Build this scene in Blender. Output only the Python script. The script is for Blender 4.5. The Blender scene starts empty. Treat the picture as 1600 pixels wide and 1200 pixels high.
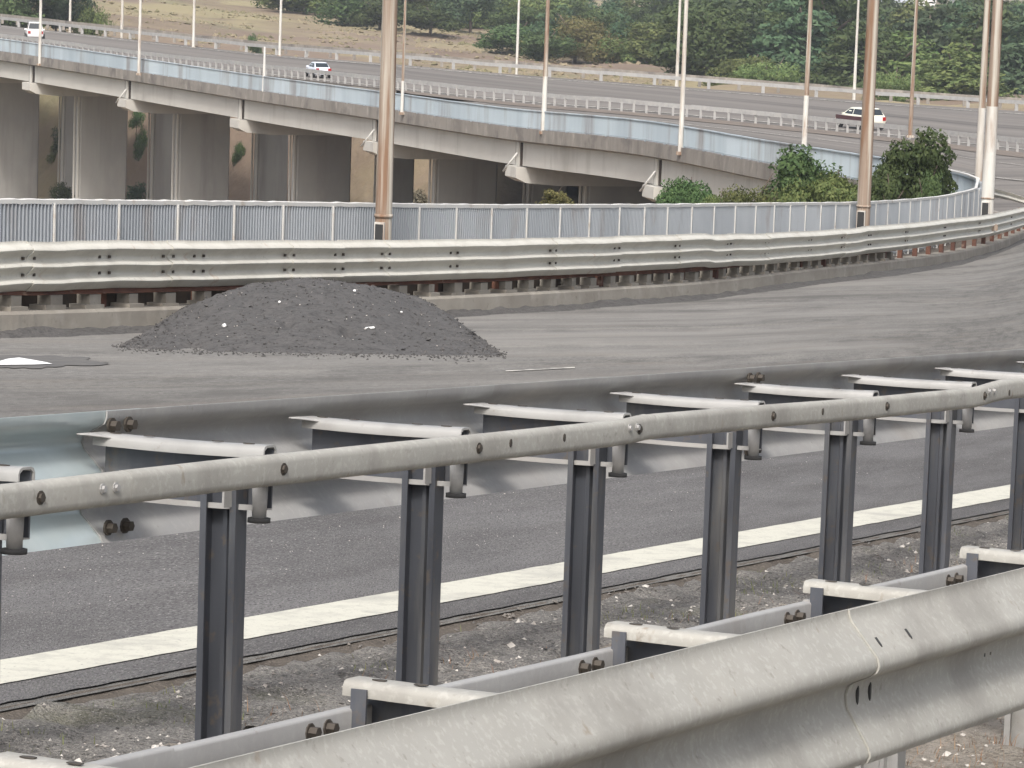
import bpy, bmesh, math, random
import numpy as np
from mathutils import Vector, Matrix, noise
S = bpy.context.scene
COL = S.collection
random.seed(7)
# ------------------------------------------------------------------ camera
FP = 5500.0
TH = math.atan(700 / 5500); RO = .035
Fv = np.array([0, math.cos(TH), -math.sin(TH)]); R0 = np.array([1., 0, 0]); U0 = np.array([0, math.sin(TH), math.cos(TH)])
Rv = math.cos(RO) * R0 + math.sin(RO) * U0; Uv = -math.sin(RO) * R0 + math.cos(RO) * U0
CP = np.array([0, 0, 2.1])
cam = bpy.data.cameras.new('camera'); camo = bpy.data.objects.new('camera', cam); COL.objects.link(camo)
camo.matrix_world = Matrix(((Rv[0], Uv[0], -Fv[0], CP[0]), (Rv[1], Uv[1], -Fv[1], CP[1]), (Rv[2], Uv[2], -Fv[2], CP[2]), (0, 0, 0, 1)))
cam.lens = FP / 1600 * 36; cam.sensor_width = 36; cam.clip_start = .5; cam.clip_end = 6000
S.camera = camo
# ------------------------------------------------------------------ light
SUN_EL, SUN_AZ = math.radians(50), math.radians(-172)     # azimuth measured from +Y clockwise: behind the camera, veiled by thin cloud
w = bpy.data.worlds.new('World'); S.world = w; w.use_nodes = True
nt = w.node_tree; bg = nt.nodes['Background']
sky = nt.nodes.new('ShaderNodeTexSky'); sky.sky_type = 'NISHITA'; sky.sun_disc = False
sky.sun_elevation = SUN_EL; sky.sun_rotation = SUN_AZ; sky.air_density = 1.0; sky.dust_density = 6.0; sky.ozone_density = 1.0
hs = nt.nodes.new('ShaderNodeHueSaturation'); hs.inputs['Saturation'].default_value = .55
nt.links.new(sky.outputs[0], hs.inputs['Color']); nt.links.new(hs.outputs[0], bg.inputs['Color'])
bg.inputs['Strength'].default_value = .15
sl = bpy.data.lights.new('sun', 'SUN'); sl.energy = 1.65; sl.angle = math.radians(10); sl.color = (1, .975, .935)
so = bpy.data.objects.new('sun', sl); COL.objects.link(so)
sd = Vector((math.sin(SUN_AZ) * math.cos(SUN_EL), math.cos(SUN_AZ) * math.cos(SUN_EL), math.sin(SUN_EL)))
so.rotation_euler = sd.to_track_quat('Z', 'Y').to_euler()
S.view_settings.view_transform = 'Standard'; S.view_settings.look = 'None'
S.view_settings.exposure = .64; S.view_settings.gamma = 1; S.view_settings.use_curve_mapping = False

# ------------------------------------------------------------------ geometry helpers
def ray(x, y): return Fv + (x - 800) / FP * Rv + (600 - y) / FP * Uv
def W(x, y, D): return CP + D * ray(x, y)
def hy(x): return 305 + .04 * (x - 800)
n_ = np.cross(ray(0, hy(0)), ray(1600, hy(1600))); n_ /= np.linalg.norm(n_)
if n_[2] < 0: n_ = -n_
e1 = ray(3550, hy(3550)); e1 /= np.linalg.norm(e1); e2 = np.cross(n_, e1)
def L(a, b, c): return CP + a * e1 + b * e2 + c * n_
UP = np.array([0, 0, 1.])

def pchip(xs, ys):
    xs = np.array(xs, float); ys = np.array(ys, float); h = np.diff(xs); d = np.diff(ys) / h
    m = np.zeros(len(xs)); m[0] = d[0]; m[-1] = d[-1]
    for i in range(1, len(xs) - 1):
        if d[i - 1] * d[i] <= 0: m[i] = 0
        else:
            w1 = 2 * h[i] + h[i - 1]; w2 = h[i] + 2 * h[i - 1]; m[i] = (w1 + w2) / (w1 / d[i - 1] + w2 / d[i])
    def fn(x):
        if x <= xs[0]: return float(ys[0] + (x - xs[0]) * m[0])
        if x >= xs[-1]: return float(ys[-1] + (x - xs[-1]) * m[-1])
        i = int(np.searchsorted(xs, x) - 1); t = (x - xs[i]) / h[i]
        return float((2*t**3-3*t*t+1)*ys[i] + (t**3-2*t*t+t)*h[i]*m[i] + (-2*t**3+3*t*t)*ys[i+1] + (t**3-t*t)*h[i]*m[i+1])
    return fn

class MB:
    def __init__(s): s.v = []; s.f = []; s.uv = None; s.sm = []
    def grid(s, rows, close=False, smooth=True, uv=None):
        b = len(s.v); nr = len(rows); nc = len(rows[0])
        for r in rows: s.v += [tuple(p) for p in r]
        for i in range(nr - 1):
            for j in range(nc if close else nc - 1):
                k = (j + 1) % nc
                s.f.append((b + i*nc + j, b + i*nc + k, b + (i+1)*nc + k, b + (i+1)*nc + j)); s.sm.append(smooth)
        return b
    def cap(s, b, nc, last=False, nr=0):
        idx = [b + (nr - 1) * nc + j for j in range(nc)] if last else [b + j for j in range(nc)][::-1]
        s.f.append(tuple(idx)); s.sm.append(False)
    def tube(s, p0, p1, r0, r1=None, n=10, caps=True, smooth=True):
        r1 = r0 if r1 is None else r1; p0 = np.array(p0, float); p1 = np.array(p1, float)
        d = p1 - p0; d /= np.linalg.norm(d); a = np.cross(d, UP if abs(d[2]) < .9 else np.array([1., 0, 0])); a /= np.linalg.norm(a); c = np.cross(d, a)
        rows = [[p + r * (math.cos(2*math.pi*k/n) * a + math.sin(2*math.pi*k/n) * c) for k in range(n)] for p, r in ((p0, r0), (p1, r1))]
        b = s.grid(rows, True, smooth)
        if caps: s.cap(b, n); s.cap(b, n, True, 2)
    def box(s, o, ax, ay, az, lo, hi):
        """box spanning lo..hi in the frame o, ax, ay, az"""
        b = len(s.v); o = np.array(o, float)
        for k in (0, 1):
            for j in (0, 1):
                for i in (0, 1):
                    c = (lo[0], hi[0])[i], (lo[1], hi[1])[j], (lo[2], hi[2])[k]
                    s.v.append(tuple(o + c[0]*ax + c[1]*ay + c[2]*az))
        for q in ((0,2,3,1),(4,5,7,6),(0,1,5,4),(2,6,7,3),(0,4,6,2),(1,3,7,5)): s.f.append(tuple(b + i for i in q)); s.sm.append(False)
    def sweep(s, path, prof, lat=None, smooth=False, caps=True, up=None):
        """closed profile [(lateral, up)] along path; lateral = left of travel, horizontal"""
        path = [np.array(p, float) for p in path]; rows = []
        for i, p in enumerate(path):
            t = path[min(i+1, len(path)-1)] - path[max(i-1, 0)]
            l = lat if lat is not None else np.cross(UP, t); l = l / np.linalg.norm(l)
            u = UP if up is None else up
            rows.append([p + a * l + c * u for a, c in prof])
        b = s.grid(rows, True, smooth)
        if caps: s.cap(b, len(prof)); s.cap(b, len(prof), True, len(rows))
    def mesh(s, name, uv=None):
        me = bpy.data.meshes.new(name); me.from_pydata(s.v, [], s.f); me.polygons.foreach_set('use_smooth', s.sm)
        if uv is not None:
            l = me.uv_layers.new(name='UVMap'); vi = np.zeros(len(me.loops), int); me.loops.foreach_get('vertex_index', vi)
            l.data.foreach_set('uv', np.array(uv, float)[vi].ravel())
        me.validate(); me.update()
        return me
    def build(s, name, mat, parent=None, uv=None, fixn=True, auto=None, **props):
        me = s.mesh(name, uv)
        if fixn:
            bm = bmesh.new(); bm.from_mesh(me); bmesh.ops.recalc_face_normals(bm, faces=bm.faces); bm.to_mesh(me); bm.free()
        if auto: me.set_sharp_from_angle(angle=math.radians(auto))
        for m in (mat if isinstance(mat, list) else [mat]): me.materials.append(m)
        o = bpy.data.objects.new(name, me); COL.objects.link(o)
        if parent is not None: o.parent = parent; o.matrix_parent_inverse = parent.matrix_world.inverted()
        for k, v in props.items(): o[k] = v
        return o
def thing(name, label, cat, loc=(0, 0, 0), rz=0, group=None):
    o = bpy.data.objects.new(name, None); COL.objects.link(o); o.empty_display_size = .3
    o.location = loc; o.rotation_euler = (0, 0, rz); o['label'] = label; o['category'] = cat
    o.matrix_world = Matrix.Translation(Vector(loc)) @ Matrix.Rotation(rz, 4, 'Z')
    if group: o['group'] = group
    return o
def tag(o, label, cat, group=None):
    o['label'] = label; o['category'] = cat
    if group: o['group'] = group
    return o
def dup(root, label=None):
    r = root.copy(); COL.objects.link(r)
    if label: r['label'] = label
    for ch in root.children:
        c = ch.copy(); COL.objects.link(c); c.parent = r
        for g in ch.children:
            d = g.copy(); COL.objects.link(d); d.parent = c
    return r

# ------------------------------------------------------------------ materials
def mat(name, base, rough=.8, metal=0., layers=(), bump=0., bscale=30., bdist=.01, coords='Object', spec=.4, sat=None):
    """layers: (colour, scale, lo, hi, detail, (sx,sy,sz), amount)"""
    m = bpy.data.materials.new(name); m.use_nodes = True; t = m.node_tree; N = t.nodes; K = t.links
    p = N['Principled BSDF']; p.inputs['Roughness'].default_value = rough; p.inputs['Metallic'].default_value = metal
    p.inputs['Specular IOR Level'].default_value = spec
    tc = N.new('ShaderNodeTexCoord')
    src = None
    rgb = N.new('ShaderNodeRGB'); rgb.outputs[0].default_value = (*base, 1); src = rgb.outputs[0]
    for i, (c, sc, lo, hi, det, st, amt) in enumerate(layers):
        mp = N.new('ShaderNodeMapping'); mp.inputs['Scale'].default_value = st; mp.inputs['Location'].default_value = (i*3.7, i*1.3, i*5.1)
        K.new(tc.outputs[coords], mp.inputs[0])
        no = N.new('ShaderNodeTexNoise'); no.inputs['Scale'].default_value = sc; no.inputs['Detail'].default_value = det; no.inputs['Roughness'].default_value = .6
        K.new(mp.outputs[0], no.inputs['Vector'])
        mr = N.new('ShaderNodeMapRange'); mr.inputs[1].default_value = lo; mr.inputs[2].default_value = hi; mr.inputs[4].default_value = amt
        K.new(no.outputs[0], mr.inputs[0])
        mx = N.new('ShaderNodeMix'); mx.data_type = 'RGBA'; mx.inputs[7].default_value = (*c, 1)
        K.new(mr.outputs[0], mx.inputs[0]); K.new(src, mx.inputs[6]); src = mx.outputs[2]
    K.new(src, p.inputs['Base Color'])
    if bump:
        no = N.new('ShaderNodeTexNoise'); no.inputs['Scale'].default_value = bscale; no.inputs['Detail'].default_value = 5
        K.new(tc.outputs[coords], no.inputs['Vector'])
        bp = N.new('ShaderNodeBump'); bp.inputs['Strength'].default_value = bump; bp.inputs['Distance'].default_value = bdist
        K.new(no.outputs[0], bp.inputs['Height']); K.new(bp.outputs[0], p.inputs['Normal'])
    return m
def lf(name, c1, c2, trans=.25):
    m = bpy.data.materials.new(name); m.use_nodes = True; t = m.node_tree; N = t.nodes; K = t.links
    p = N['Principled BSDF']; p.inputs['Roughness'].default_value = .75; p.inputs['Specular IOR Level'].default_value = .25
    g = N.new('ShaderNodeNewGeometry'); mx = N.new('ShaderNodeMix'); mx.data_type = 'RGBA'
    mx.inputs[6].default_value = (*c1, 1); mx.inputs[7].default_value = (*c2, 1)
    K.new(g.outputs['Random Per Island'], mx.inputs[0])
    oi = N.new('ShaderNodeObjectInfo'); hsv = N.new('ShaderNodeHueSaturation')
    mr = N.new('ShaderNodeMapRange'); mr.inputs[3].default_value = .465; mr.inputs[4].default_value = .52; K.new(oi.outputs['Random'], mr.inputs[0])
    mv = N.new('ShaderNodeMapRange'); mv.inputs[3].default_value = .7; mv.inputs[4].default_value = 1.35; K.new(oi.outputs['Random'], mv.inputs[0])
    K.new(mr.outputs[0], hsv.inputs['Hue']); K.new(mv.outputs[0], hsv.inputs['Value']); K.new(mx.outputs[2], hsv.inputs['Color'])
    K.new(hsv.outputs[0], p.inputs['Base Color'])
    tr = N.new('ShaderNodeBsdfTranslucent'); K.new(hsv.outputs[0], tr.inputs[0]); ms = N.new('ShaderNodeMixShader'); ms.inputs[0].default_value = trans
    K.new(p.outputs[0], ms.inputs[1]); K.new(tr.outputs[0], ms.inputs[2]); K.new(ms.outputs[0], N['Material Output'].inputs[0])
    return m
O3 = (1, 1, 1)
M = {}
M['asphalt'] = mat('worn_asphalt', (.175, .17, .16), .93, layers=[((.095, .092, .088), .7, .5, .66, 7, (.03, 3.2, 1), .6), ((.25, .235, .205), .6, .52, .66, 7, (.04, 3.6, 1), .6), ((.085, .08, .076), 5, .5, .68, 8, (.8, 1, 1), .6), ((.27, .26, .245), 7, .54, .7, 7, (.8, 1, 1), .6), ((.11, .106, .10), 1.1, .48, .66, 8, (.5, 1, 1), .75), ((.25, .24, .22), .8, .52, .7, 8, (.3, 1, 1), .7), ((.09, .085, .078), 16, .5, .68, 6, (.6, 1, 1), .55),
    
    ((.235, .226, .21), .35, .42, .68, 4, (.10, 1, 1), .85), ((.105, .10, .094), .45, .5, .72, 5, (.08, 1.2, 1), .7),
    ((.19, .17, .145), 1.3, .55, .75, 7, (.12, 1, 1), .5), ((.22, .21, .2), 60, .62, .75, 2, O3, .6), ((.045, .043, .042), 45, .60, .75, 2, O3, .6)],
    bump=.8, bscale=30, coords='UV', spec=.08)
M['asphalt_new'] = mat('dark_asphalt', (.15, .146, .146), .93, layers=[((.085, .082, .082), .7, .45, .65, 7, (.5, 1, 1), .6), ((.17, .165, .158), 5, .5, .7, 6, (.6, 1, 1), .5), 
    ((.075, .071, .07), 1.2, .4, .7, 4, (.3, 1, 1), .7), ((.25, .245, .235), 48, .55, .68, 2, O3, .8), ((.045, .044, .045), 42, .52, .64, 3, O3, .85), ((.15,.145,.14), 110, .5, .7, 2, O3, .7)],
    bump=.7, bscale=60, coords='UV', spec=.1)
M['paint'] = mat('road_paint', (.50, .49, .42), .8, layers=[((.30, .29, .265), 3, .52, .68, 7, O3, .6), ((.36, .35, .31), 12, .5, .68, 6, O3, .7), ((.2, .195, .185), 70, .6, .7, 4, O3, .8)], bump=.3, bscale=60, coords='Object')
M['paint_worn'] = mat('worn_road_paint', (.5, .48, .43), .85, layers=[((.14, .135, .125), 4, .42, .56, 5, O3, 1)])
M['galv'] = mat('galvanised_steel', (.325, .318, .29), .68, .08, layers=[((.29, .28, .25), 5, .4, .7, 4, O3, .7), ((.39, .375, .335), 1.7, .5, .75, 3, O3, .6), ((.18, .165, .14), 30, .62, .76, 4, O3, .7), ((.43, .42, .385), 55, .52, .66, 2, O3, .45), ((.21, .20, .18), 3.5, .5, .66, 7, (1, 1, .6), .6), ((.2, .15, .1), 14, .66, .74, 4, (1, 1, .4), .6), ((.25, .2, .14), 9, .68, .8, 5, O3, .45)], bump=.06, bscale=40)
M['galv_dull'] = mat('dull_galvanised_steel', (.32, .318, .31), .6, .12, layers=[((.39, .385, .37), 50, .52, .66, 2, O3, .4), ((.22, .20, .17), 5, .55, .7, 6, (1, 1, .5), .5), ((.26, .255, .25), 4, .4, .7, 5, (1, 1, .35), .8), ((.42, .40, .37), 2, .5, .75, 3, O3, .5), ((.18, .16, .14), 25, .68, .8, 3, O3, .6)], bump=.06, bscale=35)
M['galv_new'] = mat('bluish_galvanised_steel', (.41, .465, .47), .33, .3, layers=[((.50, .56, .565), 6, .4, .7, 4, (1, 1, .4), .7), ((.42, .5, .52), 3, .5, .7, 4, O3, .6)], bump=.04, bscale=25)
M['post'] = mat('dark_steel_post', (.12, .127, .145), .5, .45, layers=[((.06, .066, .08), 3, .4, .7, 4, (1, 1, .1), .8), ((.22, .215, .20), 8, .5, .7, 6, (1, 1, .15), .6), ((.16, .13, .1), 20, .58, .7, 4, O3, .6)], bump=.04, bscale=30)
M['spacer'] = mat('spacer_steel', (.36, .355, .34), .4, .3, layers=[((.27, .265, .25), 8, .45, .7, 4, O3, .7), ((.2, .17, .13), 25, .66, .78, 3, O3, .7)], bump=.04)
M['white_steel'] = mat('pale_weathered_barrier_steel', (.54, .525, .47), .6, .1, layers=[((.42, .40, .35), 2.5, .45, .7, 5, (1, 1, .5), .7), ((.36, .25, .17), 5, .62, .78, 5, (1, 1, .35), .7), ((.3, .28, .24), 18, .62, .76, 3, O3, .6)])
M['bolt'] = mat('dark_bolt', (.07, .06, .05), .6, .4)
M['hole'] = mat('slot_shadow_steel', (.035, .035, .035), .8)
M['rust'] = mat('rusty_steel', (.16, .075, .05), .85, .1, layers=[((.07, .035, .03), 3, .4, .65, 5, O3, .8), ((.34, .25, .19), 4, .6, .72, 5, O3, .7)], bump=.4, bscale=14)
M['deep_brown'] = mat('deep_brown_tone', (.035, .028, .024), .95, layers=[((.07, .05, .035), 5, .4, .7, 4, O3, .8)])
M['damp'] = mat('damp_asphalt', (.095, .09, .083), .7, layers=[((.12, .112, .10), 3, .42, .62, 5, O3, .8)])
M['kerb'] = mat('weathered_kerb_concrete', (.27, .25, .215), .9, layers=[((.19, .17, .145), 1.2, .4, .7, 5, (1, 1, 2), .8), ((.36, .34, .3), 3, .55, .75, 5, O3, .6), ((.13, .11, .09), 9, .6, .75, 5, O3, .6)], bump=.4, bscale=18)
M['conc'] = mat('bridge_concrete', (.50, .485, .445), .9, layers=[((.27, .25, .22), .5, .55, .7, 7, (1, 1, .15), .6), ((.42, .40, .365), .25, .4, .7, 5, (1, 1, 2.5), .8), ((.27, .25, .22), .9, .58, .78, 5, (1, 1, .3), .55), ((.44, .42, .39), .5, .55, .75, 4, O3, .5)], bump=.2, bscale=3)
M['conc_stain'] = mat('stained_edge_slab', (.24, .22, .195), .92, layers=[((.16, .145, .13), .9, .45, .65, 6, (1, 1, .25), .85), ((.36, .33, .29), 1.6, .55, .7, 5, (1, 1, .5), .7), ((.07, .062, .065), .6, .55, .7, 4, (1, 1, 1), .6)], bump=.4, bscale=3, bdist=.05)
M['pier'] = mat('pier_concrete', (.36, .355, .335), .92, layers=[((.22, .21, .195), .5, .52, .68, 7, (1.5, 1.5, .12), .7), ((.44, .42, .39), .35, .52, .66, 7, (1, 1, .3), .6), ((.28, .27, .255), .3, .4, .7, 5, (1, 1, .5), .8), ((.42, .40, .37), .6, .55, .75, 5, (1, 1, .4), .5)], bump=.2, bscale=2)
M['rail_blue'] = mat('pale_blue_grey_railing_paint', (.37, .395, .42), .6, 0, layers=[((.29, .315, .34), .7, .4, .65, 4, (1, 1, .15), .8), ((.44, .465, .485), .35, .5, .7, 4, (1, 1, .3), .6), ((.22, .18, .15), 2, .56, .72, 6, (1, 1, .3), .6)])
M['rail_far'] = mat('light_blue_railing_paint', (.38, .44, .475), .6, 0, layers=[((.30, .35, .39), .35, .42, .65, 4, (1, 1, .12), .8), ((.47, .53, .565), .2, .5, .7, 4, (1, 1, .3), .7), ((.20, .18, .17), .9, .5, .68, 7, (1, 1, .12), .75)])
M['white_paint'] = mat('chalky_white_paint', (.56, .555, .53), .65, layers=[((.6, .57, .5), 3, .5, .72, 4, O3, .6), ((.34, .25, .18), 5, .58, .72, 4, O3, .5)])
M['pole_rust'] = mat('rust_streaked_pole', (.25, .19, .145), .8, layers=[((.19, .105, .06), 1.2, .46, .58, 7, (5, 5, .45), .85), ((.46, .43, .37), .8, .49, .62, 6, (9, 9, .25), .9)], bump=.1)
M['pole_pale'] = mat('pale_painted_pole', (.56, .55, .51), .7, layers=[((.36, .31, .26), .7, .45, .65, 6, (4, 4, .4), .85), ((.27, .16, .10), 1.5, .54, .68, 5, (3, 3, .4), .6)], bump=.05)
M['lamp'] = mat('lamp_housing', (.35, .35, .34), .5)
M['millings'] = mat('asphalt_millings', (.07, .067, .065), .97, layers=[((.095, .09, .087), 4, .45, .7, 5, O3, .8), ((.03, .029, .028), 14, .5, .68, 5, O3, .8), ((.16, .15, .14), 38, .62, .72, 3, O3, .8)], bump=1, bscale=24, bdist=.02)
M['gravel'] = mat('median_gravel', (.19, .18, .165), .97, layers=[((.09, .085, .078), 12, .47, .68, 6, O3, .85), ((.30, .28, .25), 55, .5, .66, 5, O3, .8), ((.045, .04, .036), 80, .52, .66, 3, O3, .8), ((.12, .12, .07), 2.2, .58, .72, 5, O3, .6), ((.46, .43, .39), 130, .6, .7, 3, O3, .8), ((.14, .075, .045), 4, .64, .74, 5, O3, .5)], bump=1, bscale=110, bdist=.02)
M['soil'] = mat('pale_dry_soil', (.30, .27, .23), .97, layers=[((.17, .145, .115), 20, .42, .66, 6, O3, .8), ((.36, .325, .27), 70, .52, .66, 5, O3, .8), ((.07, .055, .045), 90, .56, .68, 3, O3, .8), ((.15, .14, .08), 3, .6, .72, 5, O3, .6)], bump=1, bscale=100, bdist=.02)
M['soil_edge'] = mat('brown_gutter_soil', (.10, .085, .07), .97, layers=[((.05, .04, .033), 5, .45, .7, 5, O3, .8), ((.17, .145, .12), 70, .52, .66, 4, O3, .7)], bump=1, bscale=90)
M['stone'] = mat('pale_stone_chips', (.5, .47, .43), .9, layers=[((.3, .27, .24), 8, .45, .6, 2, O3, .8)])
M['stone_dark'] = mat('dark_stone_chips', (.10, .095, .09), .9, layers=[((.2, .18, .16), 9, .45, .6, 2, O3, .8)])
M['straw'] = lf('dry_grass_blades', (.34, .25, .13), (.26, .15, .075), .2)
M['green_blade'] = lf('green_grass_blades', (.10, .12, .045), (.17, .16, .07), .2)
M['hill'] = mat('dry_hillside', (.175, .13, .095), .97, layers=[((.26, .225, .12), .03, .46, .62, 5, (1, 1, 2), .8), ((.12, .085, .062), .06, .5, .66, 6, (1, 1, 1.5), .7), ((.15, .15, .075), .045, .57, .7, 6, O3, .7), ((.24, .19, .135), .3, .55, .72, 5, O3, .5), ((.12, .10, .06), .5, .6, .74, 5, O3, .6)], bump=.6, bscale=1, bdist=.3)
M['verge'] = mat('brown_verge', (.16, .13, .105), .95, layers=[((.09, .075, .065), .5, .4, .7, 5, O3, .8), ((.22, .19, .15), 1.5, .5, .7, 5, O3, .6)])
M['far_asphalt'] = mat('highway_asphalt', (.155, .145, .135), .93, layers=[((.21, .195, .18), .25, .42, .68, 5, (.05, 1, 1), .8), ((.085, .08, .077), .35, .5, .7, 5, (.04, 1, 1), .8), ((.2,.175,.15), .8, .55, .75, 5, (.08, 1, 1), .5)], coords='UV', spec=.03)
M['leaf_dark'] = lf('dark_green_foliage', (.042, .075, .028), (.085, .125, .045))
M['leaf_mid'] = lf('mid_green_foliage', (.075, .115, .038), (.15, .18, .062))
M['leaf_pine'] = lf('blue_green_needles', (.045, .085, .045), (.085, .13, .065))
M['leaf_yellow'] = lf('yellow_green_foliage', (.12, .13, .045), (.17, .15, .06))
M['leaf_dry'] = lf('dry_grey_twigs', (.15, .125, .095), (.22, .19, .14))
M['bark'] = mat('bark', (.09, .07, .055), .95)
M['carwhite'] = mat('white_car_paint', (.78, .78, .77), .25, 0, spec=.6)
M['carblue'] = mat('pale_blue_white_car_paint', (.66, .70, .78), .25, 0, spec=.6)
M['carcream'] = mat('cream_car_paint', (.74, .73, .62), .25, 0, spec=.6)
M['carred'] = mat('dark_red_car_paint', (.06, .018, .022), .3, 0, spec=.6)
M['glass'] = mat('dark_car_glass', (.02, .026, .03), .08, 0, spec=.8)
M['tyre'] = mat('tyre_rubber', (.02, .02, .02), .9)
M['taill'] = mat('red_tail_lens', (.3, .01, .01), .3)
M['headl'] = mat('clear_lamp_lens', (.7, .7, .7), .15)
M['house'] = mat('pale_plaster', (.68, .67, .64), .9)
M['roof'] = mat('grey_roof', (.35, .36, .38), .9)
M['water'] = mat('puddle_water', (.30, .30, .29), .04, 0, spec=.9)
M['litter'] = mat('white_litter_and_puddle_shine', (.78, .78, .76), .7)

# ------------------------------------------------------------------ curves (px -> y, depth), traced along real edges
xs = [-200, 0, 200, 400, 600, 800, 1000, 1100, 1200, 1300, 1400, 1500, 1560, 1600, 1700]
th_top = pchip(xs, [380, 377, 375, 375, 374, 372, 367, 364, 361, 356, 349, 339, 331, 322, 290])
th_D = pchip(xs, [33.5, 35.2, 37.4, 39.8, 42.5, 45.8, 50.3, 53.2, 56.8, 61.2, 66.8, 75, 82, 89, 112])
kb_foot = pchip(xs, [531, 525, 517, 508, 498, 487, 473, 465, 452, 439, 426, 410, 394, 377, 338])
def TH_(x, dz=0.):                                   # top of the triple-wave barrier
    return W(x, th_top(x), th_D(x)) + UP * dz
def KF(x):                                           # kerb foot
    return W(x, kb_foot(x), th_D(x) - .25)
pr_top = pchip([-200, 0, 200, 400, 600, 800, 1000, 1200, 1340, 1400, 1460, 1500, 1525], [309, 310, 312, 314, 317, 319, 318.5, 316.5, 315, 312, 307, 300, 293])
pr_D = pchip([-200, 0, 400, 800, 1200, 1400, 1460, 1500, 1525], [35.5, 37, 41.8, 48, 59.6, 70, 75.5, 80.5, 84])
vr_top = pchip([-300, 0, 200, 400, 600, 800, 1000, 1200, 1340, 1400, 1480, 1510, 1528], [26, 60, 88, 117, 143, 169, 187, 219, 240, 249, 266, 273, 280])
vr_D = pchip([-300, 0, 200, 400, 600, 800, 1000, 1200, 1340, 1400, 1480, 1510, 1528], [272, 238, 217, 198, 180, 163, 147, 130, 115, 108, 97, 92, 89])
def PR(x, dz=0.): return W(x, pr_top(x), pr_D(x)) + UP * dz
def VR(x, dz=0.): return W(x, vr_top(x), vr_D(x)) + UP * dz
md_top = pchip([-300, 0, 100, 200, 400, 600, 800, 1000, 1200, 1400, 1600, 1900], [30, 53, 65, 78, 99, 120, 141, 157, 175, 195, 217, 250])
md_D = pchip([-300, 0, 200, 400, 600, 800, 1000, 1200, 1400, 1600, 1900], [306, 276, 259, 243, 229, 219, 212, 208, 200, 190, 175])
ed_y = pchip([-300, 0, 100, 200, 300, 400, 600, 800, 1000, 1200, 1400, 1600, 1900], [-5, 39, 50, 61, 72, 83, 99, 116, 131, 146, 161, 174, 195])
ed_D = pchip([-300, 0, 200, 400, 600, 800, 1000, 1200, 1400, 1600, 1900], [350, 312, 293, 280, 268, 262, 259, 258, 254, 248, 235])
def MD(x, dz=0.): return W(x, md_top(x), md_D(x)) + UP * (dz)
def ED(x, dz=0.): return W(x, ed_y(x), ed_D(x)) + UP * dz

# ------------------------------------------------------------------ ground sheets
def ruled(name, cols, m, nv=24, uvscale=1., parent=None, disp=None, **props):
    """cols: list of polylines (np points, first to last) -> sheet with metric uv"""
    mb = MB(); rows = []; uv = []; s = 0; prev = None
    for c in cols:
        c = [np.array(p) for p in c]; seg = [np.linalg.norm(c[i+1]-c[i]) for i in range(len(c)-1)]
        row = []; 
        if prev is not None: s += np.linalg.norm(c[-1] - prev)
        prev = c[-1]; acc = 0; per = max(1, nv // len(seg))
        for i in range(len(seg)):
            for k in range(per + (1 if i == len(seg)-1 else 0)):
                t = k / per; p = c[i] * (1-t) + c[i+1] * t
                if disp: p = p + UP * disp(p)
                row.append(p); uv.append((s, acc + t*seg[i]))
            acc += seg[i]
        rows.append(row)
    mb.grid(rows)
    return mb.build(name, m, parent, uv=uv, fixn=False, **props)
def plane_at(x, b, c=-1.47):                          # point of the median line b seen in column x
    r = ray(x, 0); # intersect vertical image column with line L(a,b,c)
    N = np.cross(ray(x, 0), ray(x, 1200)); P = L(0, b, c) - CP
    a = -(P @ N) / (e1 @ N); return L(a, b, c)
# near road: from the edge line to the kerb foot
colx = list(range(-400, 1721, 20))
ruled('near_road', [[plane_at(x, 5.50), plane_at(x, 6.6) , KF(x)] for x in colx], [M['asphalt']], 40, kind='structure')
SPL = 11.5
# darker, coarser lane nearest the barriers (newer surfacing), 4 mm above
def near_pt(x, t):
    a = plane_at(x, 6.6); b = KF(x); return a*(1-t) + b*t
def lane(x):
    # lane boundary where the new surfacing stops, measured out from the line
    return near_pt(x, .17 + .012*math.sin(x*.01))
ruled('dark_lane_surface', [[plane_at(x, 5.56+.012*noise.noise(Vector((x*.03, 0, 0))))+UP*.006, plane_at(x, 6.6)+UP*.006, lane(x)+UP*.004] for x in range(-400, 1721, 10)], M['asphalt_new'], 20, kind='structure')
# edge line
mb = MB(); rows = []
for i in range(0, 900):
    a = 3 + i*.05
    j = .006*noise.noise(Vector((a*7, 0, 0))); k = .008*noise.noise(Vector((a*6, 5, 0)))
    rows.append([L(a, 5.765+j, -1.470) + UP*.0095, L(a, 6.055+k, -1.470) + UP*.0095])
mb.grid(rows); mb.build('edge_line_marking', M['paint'], fixn=False, kind='structure')
# joint strip and soil groove beside the line
def bumpy(amp, sc, sd=0): return lambda p: amp*(noise.fractal(Vector((p[0]*sc, p[1]*sc, sd)), 1., 2., 4))
def strip(name, b0, b1, c0, c1, m, nb, amp, sc, a0=2., a1=50., da=.06, **props):
    mb = MB(); rows = []; fn = bumpy(amp, sc)
    n = int((a1-a0)/da)
    for i in range(n):
        a = a0 + i*da; row = []
        for j in range(nb+1):
            t = j/nb; b = b0+(b1-b0)*t; p = L(a, b + .02*noise.noise(Vector((a*1.5, 3, 0))), c0+(c1-c0)*t); row.append(p + UP*fn(p))
        rows.append(row)
    mb.grid(rows); return mb.build(name, m, fixn=False, **props)
strip('soil_groove', 5.36, 5.53, -1.512, -1.468, M['soil_edge'], 4, .006, 8, kind='structure')
strip('median_base', 1.0, 5.60, -1.68, -1.515, M['soil_edge'], 8, 0., 6, da=.5, kind='structure')
strip('median_gravel_ground', 4.86, 5.44, -1.50, -1.478, M['gravel'], 14, .035, 6, da=.04, kind='structure')
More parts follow.
